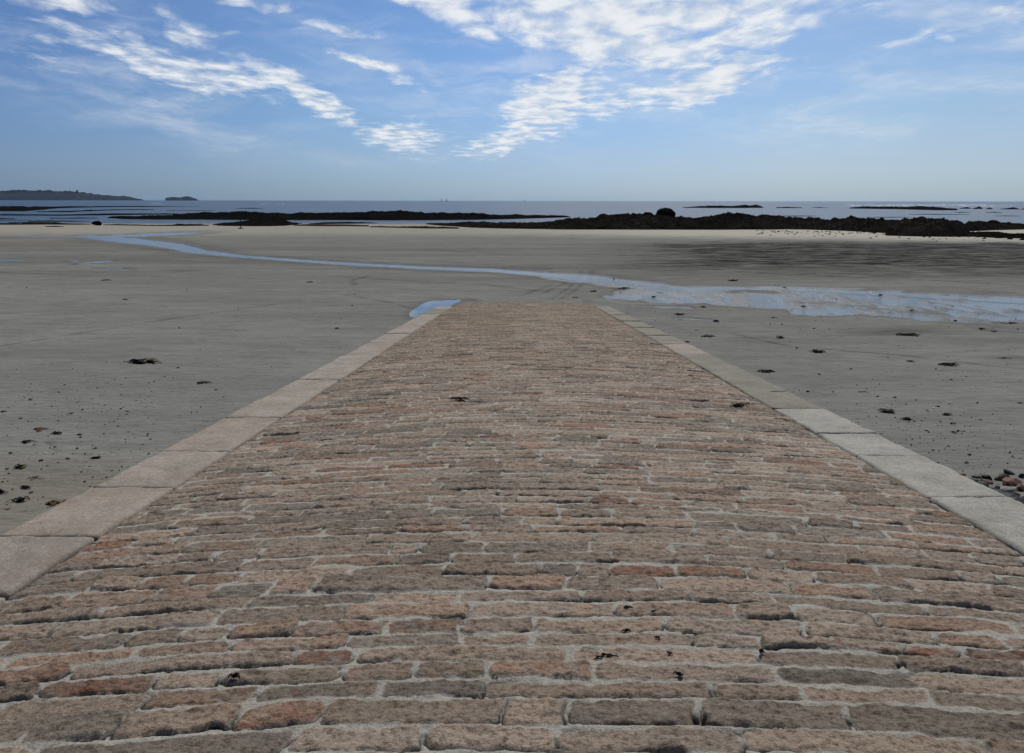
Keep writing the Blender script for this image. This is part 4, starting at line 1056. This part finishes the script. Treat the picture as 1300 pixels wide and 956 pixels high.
# weak unseen cloud cover overhead and behind, added to neutralise the ambient light
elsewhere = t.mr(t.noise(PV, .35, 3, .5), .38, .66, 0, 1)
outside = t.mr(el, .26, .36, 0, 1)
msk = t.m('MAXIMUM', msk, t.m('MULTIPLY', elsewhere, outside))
c1 = t.noise(t.scaled(PV, (5.5, 3.0, 1)), 1.0, 6, .56, dist=.25); c2 = t.noise(t.scaled(PV, (1.6, .9, 1)), 1.2, 5, .6, dist=.4); c3 = t.noise(AZEL, 70, 5, .6)
dn = t.m('ADD', t.m('MULTIPLY', c1, .66), t.m('ADD', t.m('MULTIPLY', c2, .24), t.m('MULTIPLY', c3, .10)))
dens = t.mr(t.m('ADD', dn, t.m('MULTIPLY', msk, .35)), .56, .89, 0, 1, smooth=True)
dens = t.m('MULTIPLY', dens, t.mr(msk, .02, .5, 0, 1))
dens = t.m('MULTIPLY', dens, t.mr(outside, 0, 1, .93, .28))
ccol = t.mix(t.mr(c1, .38, .62), (.60, .67, .76), (.86, .88, .9))
def wide(cx, cy, rx, ry, rot, st):
    return blob(cx, cy, rx, ry, rot, st)
wm = None
for b_ in [(130, 75, 330, 75, 13, 1.0), (420, 40, 160, 60, 14, .6), (700, 90, 330, 120, 0, .8), (1180, 50, 240, 60, -15, 1.0), (1120, 130, 300, 60, -4, .7), (560, 185, 190, 28, -4, .6)]:
    o_ = wide(*b_); wm = o_ if wm is None else t.m('MAXIMUM', wm, o_)
rotL = t.n('ShaderNodeMapping'); t.put(rotL.inputs['Vector'], AW); rotL.inputs['Rotation'].default_value = (0, 0, .22); rotL.inputs['Scale'].default_value = (5, 26, 1)
rotR = t.n('ShaderNodeMapping'); t.put(rotR.inputs['Vector'], AW); rotR.inputs['Rotation'].default_value = (0, 0, -.25); rotR.inputs['Scale'].default_value = (5, 26, 1)
wn = t.mix(t.mr(az, .02, .18), t.noise(rotL.outputs[0], 1, 6, .6, dist=.4), t.noise(rotR.outputs[0], 1, 6, .6, dist=.4))
wisp = t.m('MULTIPLY', wm, t.mr(wn, .40, .74, 0, .62, smooth=True))
dens = t.m('MAXIMUM', dens, wisp)
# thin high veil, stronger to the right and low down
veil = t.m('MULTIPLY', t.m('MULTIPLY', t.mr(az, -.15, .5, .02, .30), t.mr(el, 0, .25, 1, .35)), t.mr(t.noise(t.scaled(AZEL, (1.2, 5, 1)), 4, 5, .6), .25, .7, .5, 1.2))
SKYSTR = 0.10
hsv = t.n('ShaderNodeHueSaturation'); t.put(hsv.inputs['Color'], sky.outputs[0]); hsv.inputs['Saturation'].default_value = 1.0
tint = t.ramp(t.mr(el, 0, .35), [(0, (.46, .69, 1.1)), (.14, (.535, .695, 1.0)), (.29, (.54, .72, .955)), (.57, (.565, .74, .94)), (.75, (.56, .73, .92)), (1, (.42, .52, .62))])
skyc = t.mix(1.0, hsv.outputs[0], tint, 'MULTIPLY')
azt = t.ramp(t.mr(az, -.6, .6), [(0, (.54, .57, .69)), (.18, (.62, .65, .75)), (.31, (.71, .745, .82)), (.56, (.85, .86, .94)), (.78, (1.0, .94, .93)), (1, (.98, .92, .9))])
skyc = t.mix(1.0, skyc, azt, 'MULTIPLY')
S_ = 1 / SKYSTR
def scl(c): return t.n('ShaderNodeVectorMath', operation='MULTIPLY', i_0=c, i_1=(S_, S_, S_)).outputs[0]
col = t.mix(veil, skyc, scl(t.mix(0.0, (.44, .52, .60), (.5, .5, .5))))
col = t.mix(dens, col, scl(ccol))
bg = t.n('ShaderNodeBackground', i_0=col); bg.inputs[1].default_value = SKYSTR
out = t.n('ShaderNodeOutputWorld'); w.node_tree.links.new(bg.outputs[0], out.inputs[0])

sl = bpy.data.lights.new('sun', 'SUN'); sl.energy = 4.1; sl.angle = .5 * D2R; sl.color = (1, .96, .9)
so = bpy.data.objects.new('sun', sl); COL.objects.link(so)
sd = Vector((math.sin(SUN_AZ * D2R) * math.cos(SUN_EL * D2R), math.cos(SUN_AZ * D2R) * math.cos(SUN_EL * D2R), math.sin(SUN_EL * D2R)))
so.rotation_euler = sd.to_track_quat('Z', 'Y').to_euler(); so.location = (0, 0, 60)

# ------------------------------------------------------------------ camera
cd = bpy.data.cameras.new('camera'); cd.sensor_width = 36; cd.lens = F / 1300 * 36; cd.shift_y = -(478 - PY0) / 1300
cd.clip_start = .05; cd.clip_end = 60000
co = bpy.data.objects.new('camera', cd); COL.objects.link(co); scene.camera = co
Rm = Matrix.Rotation(math.pi / 2 - PITCH, 4, 'X') @ Matrix.Rotation(ROLL, 4, 'Z')
co.matrix_world = Matrix.Translation((0, 0, CAMZ)) @ Rm
vs = scene.view_settings; vs.view_transform = 'Standard'; vs.look = 'None'; vs.exposure = 0.0; vs.gamma = 1; vs.use_curve_mapping = False
scene.render.resolution_x = 1024; scene.render.resolution_y = 753
scene.cycles.use_denoising = True
scene.cycles.max_bounces = 6
